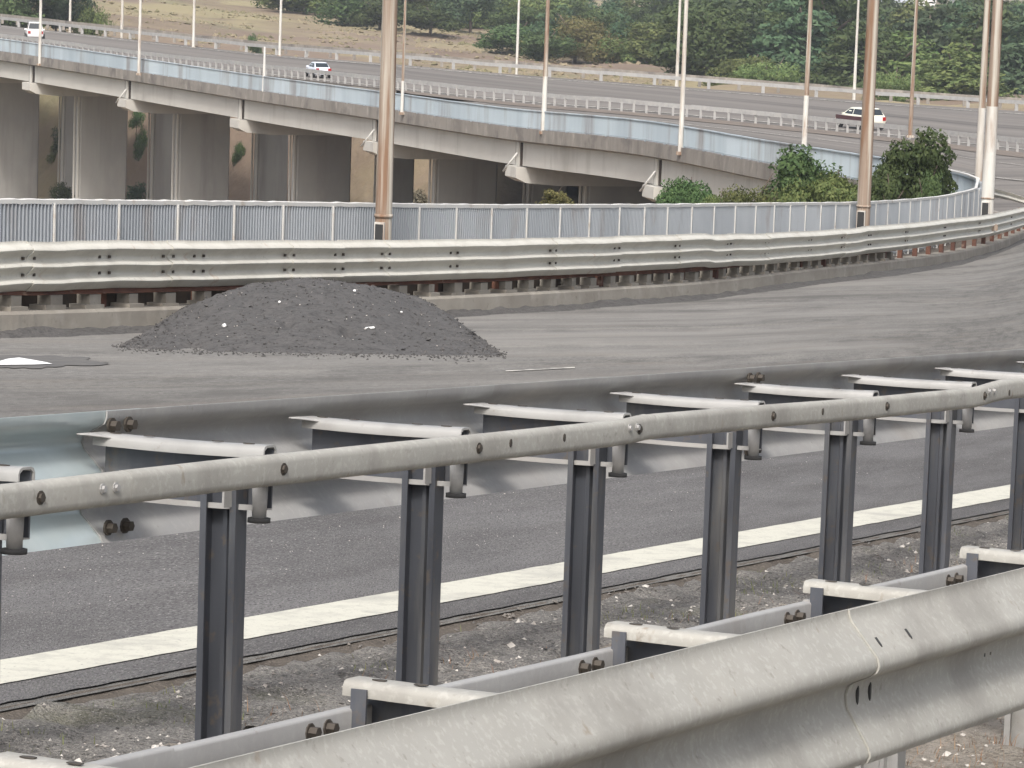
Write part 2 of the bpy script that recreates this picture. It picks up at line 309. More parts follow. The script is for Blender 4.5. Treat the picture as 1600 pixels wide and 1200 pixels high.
strip('median_soil_ground', 1.2, 4.88, -1.63, -1.50, M['soil'], 50, .04, 3, da=.07, a0=1., a1=40, kind='structure')

# walkway behind the barrier, kerb
def KT(x, back=0., dz=0.):   # kerb top front edge
    p = KF(x) + UP*.235
    t = KF(x+5) - KF(x-5); l = np.cross(UP, t); l /= np.linalg.norm(l)     # points away from the road (left)
    return p + l*(.03+back) + UP*dz
mb = MB(); kx = [-200 + i*8 for i in range(235)]
rows = []
for x in kx:
    q = .012*noise.noise(Vector((x*.05, 0, 0)))
    rows.append([KF(x) - UP*.1, KT(x, q)-UP*.03, KT(x, .03+q), KT(x, .16), KT(x, .30), KT(x, .30)-UP*.3])
mb.grid(rows, smooth=False); mb.build('kerb', M['kerb'], fixn=False, kind='structure')
ruled('ramp_walkway', [[KT(x, .3, -.02), PR(x, -1.13), PR(x, -1.13) + (lambda t: np.cross(UP, t)/np.linalg.norm(t)*.35)(PR(x+5)-PR(x-5))] for x in range(-200, 1531, 10)], M['soil_edge'], 6, kind='structure')
# main highway deck: viaduct edge to median to far edge
def Blow(x):
    if x <= 1528: return VR(x, -.93)
    t = min(1, (x-1528)/150); a = VR(1528, -.93); b = W(x, 330+ (x-1600)*.02, 104 + (x-1528)*.1)
    return a*(1-t) + b*t
def DK(x, t): return Blow(x)*(1-t) + MD(x, -.78)*t
g_in = lambda x: float(np.interp(x, [500, 760], [.20, .90])); g_out = lambda x: .90  # slot left open between the decks so light reaches the ground below
ruled('highway_deck', [[DK(x, 0), DK(x, g_in(x))] for x in range(-300, 761, 20)], M['far_asphalt'], 16, kind='structure')
ruled('highway_deck', [[DK(x, 0), DK(x, .9)] for x in range(760, 1901, 20)], M['far_asphalt'], 16, kind='structure')
ruled('highway_deck', [[DK(x, .9 if x > 620 else .985), MD(x, -.78), ED(x)] for x in range(-300, 1901, 20)], M['far_asphalt'], 16, kind='structure')
mb = MB(); rows = [[DK(x, .98)-UP*.02, DK(x, .98)-UP*1.6] for x in range(-300, 621, 20)]; mb.grid(rows, smooth=False); mb.build('deck_edge', M['conc_stain'], fixn=False, kind='structure')
ruled('gore_pavement', [[KT(x, .3, -.03) if x < 1600 else KF(x), Blow(x)-UP*.01] for x in range(1525, 1721, 8)], M['verge'], 8, kind='structure')
ruled('median_verge', [[DK(x, .99 if x < 640 else .86)+UP*.03, MD(x, -.74)] for x in range(-300, 1901, 20)], M['verge'], 4, kind='structure')
# painted lines on the highway
def hline(t0, t1, far, wd, dz=.03, x0=-280, x1=1880, st=20, nm='highway_line_marking'):
    rows = []
    for x in range(x0, x1, st):
        A = Blow(x) if not far else MD(x, -.78); B = MD(x, -.78) if not far else ED(x)
        t = t0 + (t1-t0)*(x-x0)/(x1-x0); d = B-A; p = A + d*t; rows.append([p+UP*dz, p+d/np.linalg.norm(d)*wd+UP*dz])
    mb = MB(); mb.grid(rows); return mb.build(nm, M['paint_worn'], fixn=False, kind='structure')
hline(.70, .66, False, .5, x0=780, dz=.05); hline(.06, .06, True, .8); hline(.9, .9, True, .7)
hline(.40, .36, False, .8, x0=1440, dz=.05)
# terrain: valley under the bridge and hill beyond
TX = [-900, 0, 300, 600, 900, 1200, 1500, 2400]
TR = [  # depth, image y in each column
 (98,  [720, 700, 690, 680, 640, 560, 520, 520]),
 (130, [560, 540, 530, 520, 480, 420, 400, 400]),
 (180, [400, 385, 380, 375, 350, 330, 320, 330]),
 (240, [290, 300, 305, 310, 300, 270, 250, 250]),
 (270, [215, 235, 250, 262, 255, 180, 195, 210]),
 (300, [120, 175, 190, 200, 185, 150, 165, 185]),
 (335, [20, 62, 100, 118, 122, 138, 150, 165]),
 (370, [-30, 20, 62, 84, 104, 122, 136, 150]),
 (430, [-60, -15, 25, 50, 75, 100, 115, 130]),
 (520, [-80, -50, -15, 15, 40, 70, 80, 95]),
 (700, [-90, -85, -60, -40, -10, 30, 42, 50]),
 (1000, [-90, -92, -80, -70, -45, 5, 10, 15]),
 (1800, [-100, -95, -90, -85, -70, -40, -35, -30]),
 (4500, [-120, -115, -110, -100, -95, -85, -82, -60])]
def terr(x, D):
    Ds = [r[0] for r in TR]; ys = [np.interp(x, TX, r[1]) for r in TR]
    y = float(np.interp(D, Ds, ys))
    if x < 900 and D < 330:
        m = md_D(x); e = ed_D(x); y2 = float(np.interp(D, [150, m-40, m-15, m-9, m-.5, e+1, e+30], [470, 420, 375, 306, md_top(x)+.95*FP/m, ed_y(x)+14, float(np.interp(e+30, Ds, ys))]))
        k = min(1, max(0, (900-x)/200)); y = y*(1-k)+y2*k if D < e+30 else y
    return y
def TP(x, D):
    p = W(x, terr(x, D), D)
    return p + UP*(noise.fractal(Vector((p[0]*.06, p[1]*.06, 0)), 1., 2., 4)*(.15 if abs(D-md_D(x)) < 45 and x < 900 else .8))
Dl = list(np.arange(98, 200, 4)) + list(np.arange(200, 300, 1.5)) + list(np.arange(300, 560, 4)) + list(np.arange(560, 1100, 40)) + [1300, 1800, 2600, 4500]
mb = MB(); mb.grid([[TP(x, D) for x in range(-900, 2401, 22)] for D in Dl]); mb.build('hill_terrain', M['hill'], fixn=False, kind='structure')

# ------------------------------------------------------------------ scattered stones and grass
def stones(name, pts, m, parent=None, kind='stuff', **props):
    mb = MB()
    for p, r in pts:
        b = len(mb.v); k = 6
        off = [Vector((random.gauss(0, 1), random.gauss(0, 1), random.gauss(0, 1))).normalized() for _ in range(1)]
        ax = [np.array([random.uniform(.6, 1.2), 0, 0]), np.array([0, random.uniform(.6, 1.2), 0]), np.array([0, 0, random.uniform(.4, .8)])]
        an = random.random()*6; c, s = math.cos(an), math.sin(an)
        for d in ((1,0,0),(-1,0,0),(0,1,0),(0,-1,0),(0,0,1),(0,0,-1)):
            q = d[0]*ax[0]+d[1]*ax[1]+d[2]*ax[2]; q = np.array([q[0]*c-q[1]*s, q[0]*s+q[1]*c, q[2]+ .3*q[0]])*r*random.uniform(.8, 1.2)
            mb.v.append(tuple(p+q))
        for f in ((0,2,4),(2,1,4),(1,3,4),(3,0,4),(2,0,5),(1,2,5),(3,1,5),(0,3,5)): mb.f.append(tuple(b+i for i in f)); mb.sm.append(False)
    return mb.build(name, m, parent, fixn=False, kind=kind, **props)
def med(a, b):
    if b > 4.87: t = (b-4.86)/.56; p = L(a, b, -1.50+.015*t); return p + UP*bumpy(.035, 6)(p)
    t = (b-1.2)/3.68; p = L(a, b, -1.63+.13*t); return p + UP*bumpy(.04, 3)(p)
rnd = random.uniform
clump = lambda a, b, s=0: noise.noise(Vector((a*1.6, b*3, s)))
pale, dark = [], []
while len(pale) < 14000:
    a, b = rnd(4, 26), rnd(2.4, 5.45)
    if clump(a, b) + rnd(-.5, .5) > .08: pale.append((med(a, b), rnd(.003, .009) if rnd(0, 1) < .9 else rnd(.009, .02)))
while len(dark) < 12000:
    a, b = rnd(4, 24), rnd(3.6, 5.5)
    if clump(a, b, 4) + rnd(-.4, .4) > 0: dark.append((med(a, b), rnd(.004, .011)))
stones('median_pale_stones', pale, M['stone']); stones('median_dark_stones', dark, M['stone_dark'])
ch = []
for _ in range(450):
    x = rnd(-20, 1600); t = rnd(0, .2)**1.3; p = near_pt(x, t); ch.append((p+UP*.006, rnd(.0015, .004)))
stones('road_stone_chips', ch, M['stone'])
def blades(name, pts, m, hmin, hmax, wd, lean=.6):
    mb = MB()
    for p in pts:
        an = rnd(0, 6.28); h = rnd(hmin, hmax); d = np.array([math.cos(an), math.sin(an), 0]); s = np.array([-d[1], d[0], 0])*wd
        k = rnd(.2, lean)*h; b = len(mb.v)
        mb.v += [tuple(p-s), tuple(p+s), tuple(p+d*k*.4+UP*h*.6+s*.6), tuple(p+d*k*.4+UP*h*.6-s*.6), tuple(p+d*k+UP*h)]
        mb.f += [(b, b+1, b+2, b+3), (b+3, b+2, b+4)]; mb.sm += [False, False]
    return mb.build(name, m, fixn=False, kind='stuff')
gp = []
while len(gp) < 9000:
    a, b = rnd(4, 24), rnd(2.6, 5.1)
    if clump(a, b, 9) + rnd(-.25, .25) > .22 - (.35 if b < 4.3 else 0): gp.append(med(a, b))
blades('dry_median_grass', gp, M['straw'], .012, .05, .0012, 1.4)
gp = []
while len(gp) < 3500:
    a, b = rnd(4, 24), rnd(3.5, 5.4)
    if clump(a, b, 19) + rnd(-.15, .15) > .25: gp.append(med(a, b))
blades('green_median_weeds', gp, M['green_blade'], .01, .035, .0016, 1.2)
# ------------------------------------------------------------------ foreground crash barriers
def wprof(n_w=2, h=.343, dep=.075, th=.005, seg=10):
    """corrugated beam outline: (lateral towards road face, up); waves stick out towards +lateral"""
    f = []
    N_ = seg*n_w
    KX = [0, .03, .08, .42, .52, .62, .80, .88, 1]; KY = [0, .0, .08, .93, 1, .88, .10, 0.01, 0]
    for i in range(N_+1):
        t = i/N_; ph = (t*n_w) % 1.0 if i < N_ else 1.0
        f.append((dep*float(np.interp(ph, KX, KY)), (t-.5)*h))
    f[0] = (f[0][0]-.0, f[0][1])
    # small return lips
    back = [(a-th, b) for a, b in f][::-1]
    return f + back
def sweep_line(mb, a0, a1, b, c, prof, sgn, wob=0., seed=0, smooth=True, kinks=None, da=.25):
    n = max(2, int((a1-a0)/da)+1); rows = []
    for i in range(n):
        a = a0+(a1-a0)*i/(n-1)
        dc = wob*noise.noise(Vector((a*.9, seed, 0))) + (kinks(a) if kinks else 0)
        db = wob*.7*noise.noise(Vector((a*.9, seed+7, 3)))
        rows.append([L(a, b+sgn*p+db, c+q+dc) for p, q in prof])
    k = mb.grid(rows, True, smooth); mb.cap(k, len(prof)); mb.cap(k, len(prof), True, n)
def slot(mb, a, b, c, sgn, la, lc, tilt=0., sl=0.):
    """flat elongated bolt hole / bolt head standing 2 mm proud"""
    pts = []
    for k in range(8):
        an = 2*math.pi*k/8; u = la*math.cos(an); v = lc*math.sin(an)
        pts.append((u*math.cos(tilt)-v*math.sin(tilt), u*math.sin(tilt)+v*math.cos(tilt)))
    k0 = mb.grid([[L(a+u, b+sgn*q+sl*v, c+v) for u, v in pts] for q in (-.002, .003)], True, False); mb.cap(k0, 8, True, 2); mb.cap(k0, 8)
def hexbolt(mb, a, b, c, sgn, r=.013, l=.012):
    pts = [(r*math.cos(math.pi*k/3), r*math.sin(math.pi*k/3)) for k in range(6)]
    k0 = mb.grid([[L(a+u, b+sgn*q, c+v) for u, v in pts] for q in (-.003, l)], True, False); mb.cap(k0, 6, True, 2); mb.cap(k0, 6)
    pts = [(r*1.5*math.cos(math.pi*k/5), r*1.5*math.sin(math.pi*k/5)) for k in range(10)]
    k0 = mb.grid([[L(a+u, b+sgn*q, c+v) for u, v in pts] for q in (-.004, .002)], True, False); mb.cap(k0, 10, True, 2); mb.cap(k0, 10)
def rrect(w_, h_, r, seg=3):
    out = []
    for cx, cy, a0 in ((w_/2-r, h_/2-r, 0), (-w_/2+r, h_/2-r, 90), (-w_/2+r, -h_/2+r, 180), (w_/2-r, -h_/2+r, 270)):
        for k in range(seg+1):
            an = math.radians(a0+90*k/seg); out.append((cx+r*math.cos(an), cy+r*math.sin(an)))
    return out
def cpost(parent, a, b, ctop, cbot, w_=.105, d_=.055, name='post', m=None, open_=-1):
    """sigma/C steel post: web facing along the barrier, folded flanges"""
    # section in (a,b): C opening towards -a
    t = .006; o = open_
    sec = [(-w_/2, -d_/2), (w_/2, -d_/2), (w_/2, d_/2), (w_/2-.018, d_/2), (w_/2-.018, d_/2-t), (w_/2-t, d_/2-t), (w_/2-t, -d_/2+t),
           (.012, -d_/2+t), (.006, -d_/2+t+.012), (-.006, -d_/2+t+.012), (-.012, -d_/2+t), (-w_/2+t, -d_/2+t), (-w_/2+t, d_/2-t), (-w_/2+.018, d_/2-t), (-w_/2+.018, d_/2), (-w_/2, d_/2)]
    mb = MB(); p0 = L(a, b, ctop); p1 = L(a, b, cbot); h = (p0-p1) @ UP
    # face the open side of the section to the camera side
    ex = np.array([e1[1], -e1[0], 0]); ex = ex/np.linalg.norm(ex)       # horizontal, towards camera side/right
    ey = np.array([e1[0], e1[1], 0]); ey = ey/np.linalg.norm(ey)
    rot = math.radians(62); ux = ex*math.cos(rot-math.pi/2+math.pi) + ey*math.sin(rot-math.pi/2+math.pi)
    ux = -ex*math.sin(rot)*0 + ex*1.0; uy = -ey
    k = mb.grid([[base + ux*q[0] + uy*q[1] for q in sec] for base in (p0 - UP*h, p0)], True, False)
    mb.cap(k, len(sec)); mb.cap(k, len(sec), True, 2)
    return mb.build(name, m or M['post'], parent)
def cspacer(parent, a, b0, b1, ctop, h=.165, m=None, flip=1, tubeend=True):
    """folded C spacer running across the barrier: rounded top flange, dark web, bottom flange, rounded end"""
    wf = .066 if flip else .085
    def run(sec, nm, mt, u0=0., u1=1.):
        mb = MB(); n = 8; rows = []
        for i in range(n+1):
            u = u0+(u1-u0)*i/n; rows.append([L(a+p, b0+(b1-b0)*u, ctop+q - .004*math.sin(u*math.pi)) for p, q in sec])
        k = mb.grid(rows, True, True); mb.cap(k, len(sec)); mb.cap(k, len(sec), True, n+1)
        return mb.build(nm, mt, parent, auto=50)
    w2 = wf/2
    o = run([(-w2, -.032), (-w2, -.014), (-w2+.006, -.004), (-w2+.016, 0), (w2-.016, 0), (w2-.006, -.004), (w2, -.014), (w2, -.032), (w2-.005, -.032), (w2-.006, -.014), (w2-.018, -.006), (-w2+.018, -.006), (-w2+.006, -.014), (-w2+.005, -.032)], 'spacer', m or M['spacer'])
    run([(w2-.012, -h+.004), (w2-.012, -.008), (w2-.006, -.008), (w2-.006, -h+.004)], 'spacer_web', M['post'], .01, .99)  # shade inside the channel put into the web's colour with dark post steel
    run([(-w2*.9, -h), (-w2*.9, -h+.014), (-w2*.9+.004, -h+.014), (-w2*.9+.004, -h+.004), (w2-.006, -h+.004), (w2-.006, -h)], 'spacer_flange', M['galv_dull'], .01, .99)
    for u in (.12, .3, .7, .9):
        hb = MB()
        slot2 = [(L(a-.004+.010*math.cos(q*math.pi/3), b0+(b1-b0)*u+.017*math.sin(q*math.pi/3), ctop+.0015)) for q in range(6)]
        low = [p - n_*.002 for p in slot2]
        k = hb.grid([low, slot2], True, False); hb.cap(k, 6, True, 2); hb.build('bolt', M['bolt'], o)
    return o

# ---- second barrier (middle of the picture)
g2 = thing('crash_barrier', 'steel crash barrier on dark posts crossing the picture beside the white edge line', 'crash barrier', L(7.6, 4.6, -1.5))
AP = [7.625 + 1.075*k for k in range(-3, 26)]
# rear rail in lapped lengths
def kink2(a):
    pts = [(0, -.010), (6.5, -.012), (7.4, -.004), (9.7, .002), (9.85, .012), (12.1, .0), (12.95, .0), (13.25, .02), (13.6, .018), (17, 0), (50, 0)]
    return float(np.interp(a, [p[0] for p in pts], [p[1] for p in pts]))
RP = rrect(.048, .078, .020, 4)
ends = [2.2, 6.95, 9.85, 13.2, 16.4, 19.6, 22.8, 26, 29.2, 34]
for k in range(len(ends)-1):
    mb = MB(); s = 1 + .015*(k % 2)
    sweep_line(mb, ends[k]-.02, ends[k+1]+.02 if k % 2 else ends[k+1]+.06, 4.45, -.708, [(p*s*1.02, q*s) for p, q in RP], 1, 0.003, 3, kinks=kink2, da=.12)
    mb.build('rear_rail', M['galv'], g2, auto=60)
# road-side W beam (seen from behind)
WP = wprof()
bends = [2.0, 7.72, 12.0, 16.2, 20.4, 24.6, 30]
for k in range(len(bends)-1):
    mb = MB(); off = .006 if k % 2 == 0 else 0
    sweep_line(mb, bends[k]-.05, bends[k+1]+.12, 4.985+off, -.770, WP, 1, .0015, 11, da=.2)
    mb.build('beam', M['galv_new'] if k == 0 else M['galv_dull'], g2, auto=60, **({'label': 'shiny bluish newer length of beam'} if k == 0 else {}))
for a in AP:
    cpost(g2, a, 4.595, -.745, -1.62)
    sp = cspacer(g2, a+.02, 4.475, 4.985, -.652)
    # rounded end tube hanging under the rear rail, with dark foot
    mb = MB(); mb.tube(L(a+.005, 4.492, -.735), L(a+.005, 4.492, -.836), .021, .0185, 14); mb.build('spacer_end', M['galv_dull'], g2)
    mb = MB(); mb.tube(L(a+.005, 4.492, -.836), L(a+.005, 4.492, -.848), .030, .030, 10); mb.build('end_cap', M['hole'], g2)
    # bracket plates each side of the post
    mb = MB(); mb.box(L(a, 4.56, -.79), e1, e2, n_, (-.062, -.004, -.022), (.072, .002, .03)); mb.build('bracket', M['galv_dull'], g2)
    # curved wing joining spacer to the beam
    mb = MB(); rows = []
    for i in range(9):
        t = i/8; w_ = .11*(1-t)**1.6+.024
        rows.append([L(a+.045+.012*t-w_, 4.985-.11*t, -.655-.02*t), L(a+.052, 4.985-.11*t, -.655-.02*t), L(a+.052, 4.985-.11*t, -.820+.01*t), L(a+.045+.012*t-w_*.75, 4.985-.11*t, -.820+.01*t)])
    mb.grid(rows, False, True); o = mb.build('spacer_wing', M['galv_dull'], g2, fixn=False)
    md = o.modifiers.new('thickness', 'SOLIDIFY'); md.thickness = .004
    mb = MB()
    hexbolt(mb, a+.004, 4.45-.024, -.705+kink2(a), -1, .011, .008); mb.build('bolt', M['bolt'], g2)
    mb = MB(); hexbolt(mb, a+.03, 4.558, -.772, -1, .008, .006); mb.build('bolt', M['bolt'], g2)
for a0 in ends[1:-1]:
    for d in (-.055, .0):
        mb = MB(); hexbolt(mb, a0-.09+d, 4.45-.025, -.703+kink2(a0), -1, .0085, .009); mb.build('bolt', M['galv_dull'], g2)
for a in (8.9, 11.3, 13.3, 9.25):
    mb = MB(); slot(mb, a, 4.45-.024, -.70, -1, .008, .012); mb.build('bolt', M['bolt'], g2)
for k, a0 in enumerate(bends[1:-1]):
    for d in (-.03, .05):
        for c in (-.637, -.903, -.770):
            mb = MB(); hexbolt(mb, a0+d, 4.978+(.035 if c == -.770 else 0), c, -1, .014, .02); mb.build('bolt', M['bolt'], g2)

# ---- first barrier (bottom right, nearest)
g1 = thing('crash_barrier', 'nearest pale steel crash barrier with a broad corrugated beam, filling the bottom right corner', 'crash barrier', L(8, 3.2, -1.6))
def wfront():
    KX = [0, .03, .08, .30, .36, .41, .49, .56, .64, .90, .95, 1]; KY = [0, 0, .1, .93, 1, .88, .10, .01, .05, .78, .84, .72]
    f = [(.080*float(np.interp(i/40, KX, KY)), (i/40-.5)*-.350) for i in range(41)][::-1]
    return f + [(a-.005, b) for a, b in f][::-1]
WF = wfront()
fb = [1.5, 3.55, 7.86, 12.1, 16.3, 20.5, 24.7]
for k in range(len(fb)-1):
    mb = MB(); off = .006 if k % 2 == 0 else 0
    sweep_line(mb, fb[k]-.32, fb[k+1], 2.87-off, -1.092, WF, -1, .004, 21, da=.15)
    mb.build('beam', M['galv'], g1, auto=60)
for a0 in fb[1:-1]:
    for d in (-.055, -.255):
        for c, bb, sl_ in ((-.983, 2.826, 1.03), (-1.205, 2.832, .64)):
            mb = MB(); slot(mb, a0+d, bb, c, -1, .007, .020, -.25, sl_); mb.build('bolt_slot', M['hole'], g1)
    for d in (-.12, -.20):
        mb = MB(); slot(mb, a0+d-.06, 2.860, -1.120, -1, .0055, .022); mb.build('bolt_slot', M['hole'], g1)
for a in (8.51,):
    mb = MB(); slot(mb, a, 2.866, -1.118, -1, .005, .024); mb.build('bolt_slot', M['hole'], g1)
    mb = MB(); slot(mb, a+.045, 2.866, -1.114, -1, .006, .016); mb.build('bolt', M['bolt'], g1)
FA = [6.17 + 1.235*k for k in range(-4, 14)]
for k in range(-3, 6):
    mb = MB(); sweep_line(mb, 2.2+k*3.2 if k > -3 else 1, 2.2+(k+1)*3.2+.05, 3.385, -1.073-.004*(k % 2), [(p, q) for p, q in rrect(.03, .085, .006, 2)], 1, .003, 30, da=.2); mb.build('rear_rail', M['galv_dull'], g1, auto=60)
for a in FA:
    cspacer(g1, a, 3.40, 2.875, -.980, .20, M['galv'], 0)
    cpost(g1, a+.06, 3.20, -1.06, -1.8, .12, .06, m=M['galv_dull'])
    mb = MB(); mb.box(L(a-.05, 3.34, -1.08), e1, e2, n_, (-.003, .0, -.095), (.003, .035, .085)); mb.build('bracket', M['post'], g1)
    for d in (.05, .12):
        mb = MB(); hexbolt(mb, a-d-.35 if False else a-.10-d, 3.37, -1.062, -1, .012, .02); mb.build('bolt', M['bolt'], g1)

# ------------------------------------------------------------------ triple-wave barrier on the ramp
def offl(fn, x, lat, dz=0.):
    t = fn(x+4) - fn(x-4); t = t*np.array([1, 1, 0]); l = np.cross(UP, t); l /= np.linalg.norm(l); return fn(x) + l*lat + UP*dz
g3 = thing('triple_wave_crash_barrier', 'pale rust-stained triple-wave crash barrier curving along the far kerb behind the gravel heap', 'crash barrier', KT(800, .3))
TP3 = [(-a, b) for a, b in wprof(3, .506, .085, .006, 8)]
jx = [-200, -60, 33, 152, 252, 300, 442, 520, 593, 700, 855, 955, 1050, 1131, 1190, 1258, 1310, 1352, 1410, 1470, 1525, 1575, 1640]
for k in range(len(jx)-1):
    x0, x1 = jx[k], jx[k+1]; pts = []
    n = max(3, int((x1-x0)/9)); sk = random.uniform(-.012, .012)
    for i in range(n+1):
        x = x0 + (x1-x0)*i/n - (0 if i else 1.2)
        w1 = .010*noise.noise(Vector((x*.02, 0, 0))) + sk*(i/n-.5)
        w2 = .012*noise.noise(Vector((x*.013, 9, 0)))
        pts.append(offl(TH_, x, -.085+w2+(.012 if k % 2 else 0), -.253+w1-(.02 if 1100 < x < 1340 else 0)))
    mb = MB(); mb.sweep(pts, TP3, smooth=True); mb.build('beam', M['white_steel'], g3, auto=60)
    if k:
        p = offl(TH_, x0, -.085-.02, -.253)
        t = TH_(x0+4)-TH_(x0-4); t /= np.linalg.norm(t); l = np.cross(UP, t)
        for zz in (.0843, -.0843):
            for d in (-.1, .1): mb = MB(); mb.box(p+UP*zz+t*d, t, l, UP, (-.014, 0, -.015), (.014, .022, .015)); mb.build('bolt', M['bolt'], g3)
# posts
s_prev = None; nposts = 0
x = -180
while x < 1630:
    p = offl(TH_, x, .10, 0); t = TH_(x+4)-TH_(x-4); t[2] = 0; t /= np.linalg.norm(t); l = np.cross(UP, t)
    mb = MB(); mb.box(p, t, l, UP, (-.05, -.04, -.95), (.05, .05, -.05)); mb.box(p, t, l, UP, (-.04, -.14, -.42), (.04, -.042, -.08)); mb.build('post', M['rust'], g3)
    q = TH_(x)[1]; x += 1
    while TH_(x)[1]-q < 1.7 and x < 1640: x += 1
# return of the barrier round the gore nose and back beside the viaduct
nose = pchip([0, 1, 2, 3, 4, 5, 6], [1640, 1668, 1660, 1615, 1575, 1530, 1470]); nosey = pchip([0, 1, 2, 3, 4, 5, 6], [309, 303, 304, 310, 300, 290, 284]); nosed = pchip([0, 1, 2, 3, 4, 5, 6], [97.5, 104, 110, 113, 112, 108, 102])
pts = [W(nose(u/4), nosey(u/4), nosed(u/4)) - UP*.25 for u in range(0, 25)]
mb = MB(); mb.sweep(pts, TP3, smooth=True); mb.build('beam', M['white_steel'], g3, auto=60)
mb = MB(); mb.sweep([p-UP*.45 for p in pts], [(0, -.2), (.3, -.2), (.3, .12), (0, .12)]); mb.build('nose_upstand', M['rust'], g3, label='dark rusty upstand under the barrier nose')

# rusty lower channel with concrete stubs and dark gaps between
g4 = thing('rusty_channel_rail', 'rusty steel channel on short concrete stubs running low under the triple-wave barrier', 'steel rail', KT(500, .25))
pts = [KT(x, .13, .20 + .01*noise.noise(Vector((x*.02, 1, 0)))) for x in range(-180, 1420, 10)]
mb = MB(); mb.sweep(pts, [(-.02, -.045), (.10, -.045), (.10, .03), (-.02, .03), (-.02, .022), (.0, .015), (.0, -.03), (-.02, -.037)]); mb.build('channel', M['rust'], g4)
mb = MB(); mb.sweep([KT(x, .30, 0) for x in range(-180, 1420, 10)], [(0, -.05), (.03, -.05), (.03, .35), (0, .35)]); mb.build('back_upstand', M['deep_brown'], g4)  # deep brown sheet behind the openings between the stubs
x = -178.; k = 0
while x < 1415:
    p = KT(x, .14, 0); t = KF(x+4)-KF(x-4); t /= np.linalg.norm(t); l = np.cross(UP, t); l /= np.linalg.norm(l)
    hh = .155 + rnd(-.01, .01); mb = MB(); ww = rnd(.13, .24)
    b = len(mb.v)
    mb.box(p, t, l, UP, (-ww*1.2, -.05 if k % 3 else -.09, -.03), (ww*.5, .15, rnd(.03, .05))); mb.box(p+UP*.03, t, l, UP, (-ww*.6, -.02, 0), (ww*.4, .14, hh-.04))
    mb.build('concrete_stub', M['kerb'], g4)
    q = TH_(x)[1]; x += 1; k += 1
    while np.linalg.norm(KF(x)-KF(x-1))*1.0 < 0: pass
    d = 0
    while d < .74: d += np.linalg.norm(KF(x+1)-KF(x)); x += 1
# debris and grit along the kerb foot
mb = MB(); rows = []
def KFr(x, lat):
    t = KF(x+5)-KF(x-5); l = np.cross(UP, t); l /= np.linalg.norm(l); return KF(x)+l*lat
xx = -200
while xx < 1640:
    amp = .05 + .06*max(0, noise.noise(Vector((xx*.012, 0, 0)))) + .03*noise.noise(Vector((xx*.07, 3, 0)))
    wd = .55 + .25*noise.noise(Vector((xx*.01, 7, 0)))
    if 150 < xx < 300: wd += .35*math.sin((xx-150)/150*math.pi)
    row = []
    for j in range(9):
        t = j/8; lat = .04 - wd*t; h = amp*math.sin(math.pi*min(1, .35+t*.65))*(1 + .5*noise.noise(Vector((xx*.06, t*5, 1))))
        row.append(KFr(xx, lat) + UP*(h*1.0-.012*t))
    rows.append(row); xx += 3 if xx < 1200 else 2
mb.grid(rows); mb.build('gutter_grit', M['millings'], fixn=False, kind='structure')
# worn white line beyond the grit
mb = MB()
for a0, a1 in [(0, 118), (650, 790), (800, 995), (1000, 1180), (1190, 1420), (1430, 1560)]:
    rows = [[KFr(x, -.78)+UP*.02, KFr(x, -.86 - .03*noise.noise(Vector((x*.1, 0, 0))))+UP*.016] for x in range(a0, a1+1, 5)]
    mb.grid(rows)
mb.build('worn_line_marking', M['paint_worn'], fixn=False, kind='structure')
# stray paint dash on the road
def road_at(x, y):
    A = plane_at(x, 6.6); B = KF(x); lo, hi = 0., 1.
    for _ in range(30):
        m_ = (lo+hi)/2; p = A*(1-m_)+B*m_; v = p-CP; yy = 600-FP*(v@Uv)/(v@Fv)
        if yy > y: lo = m_
        else: hi = m_
    return A*(1-lo)+B*lo
mb = MB(); mb.grid([[road_at(x, 582-(x-780)*.05)+UP*.006, road_at(x, 580.2-(x-780)*.05)+UP*.006] for x in range(790, 900, 6)]); mb.build('faded_dash_marking', M['paint_worn'], fixn=False, kind='structure')

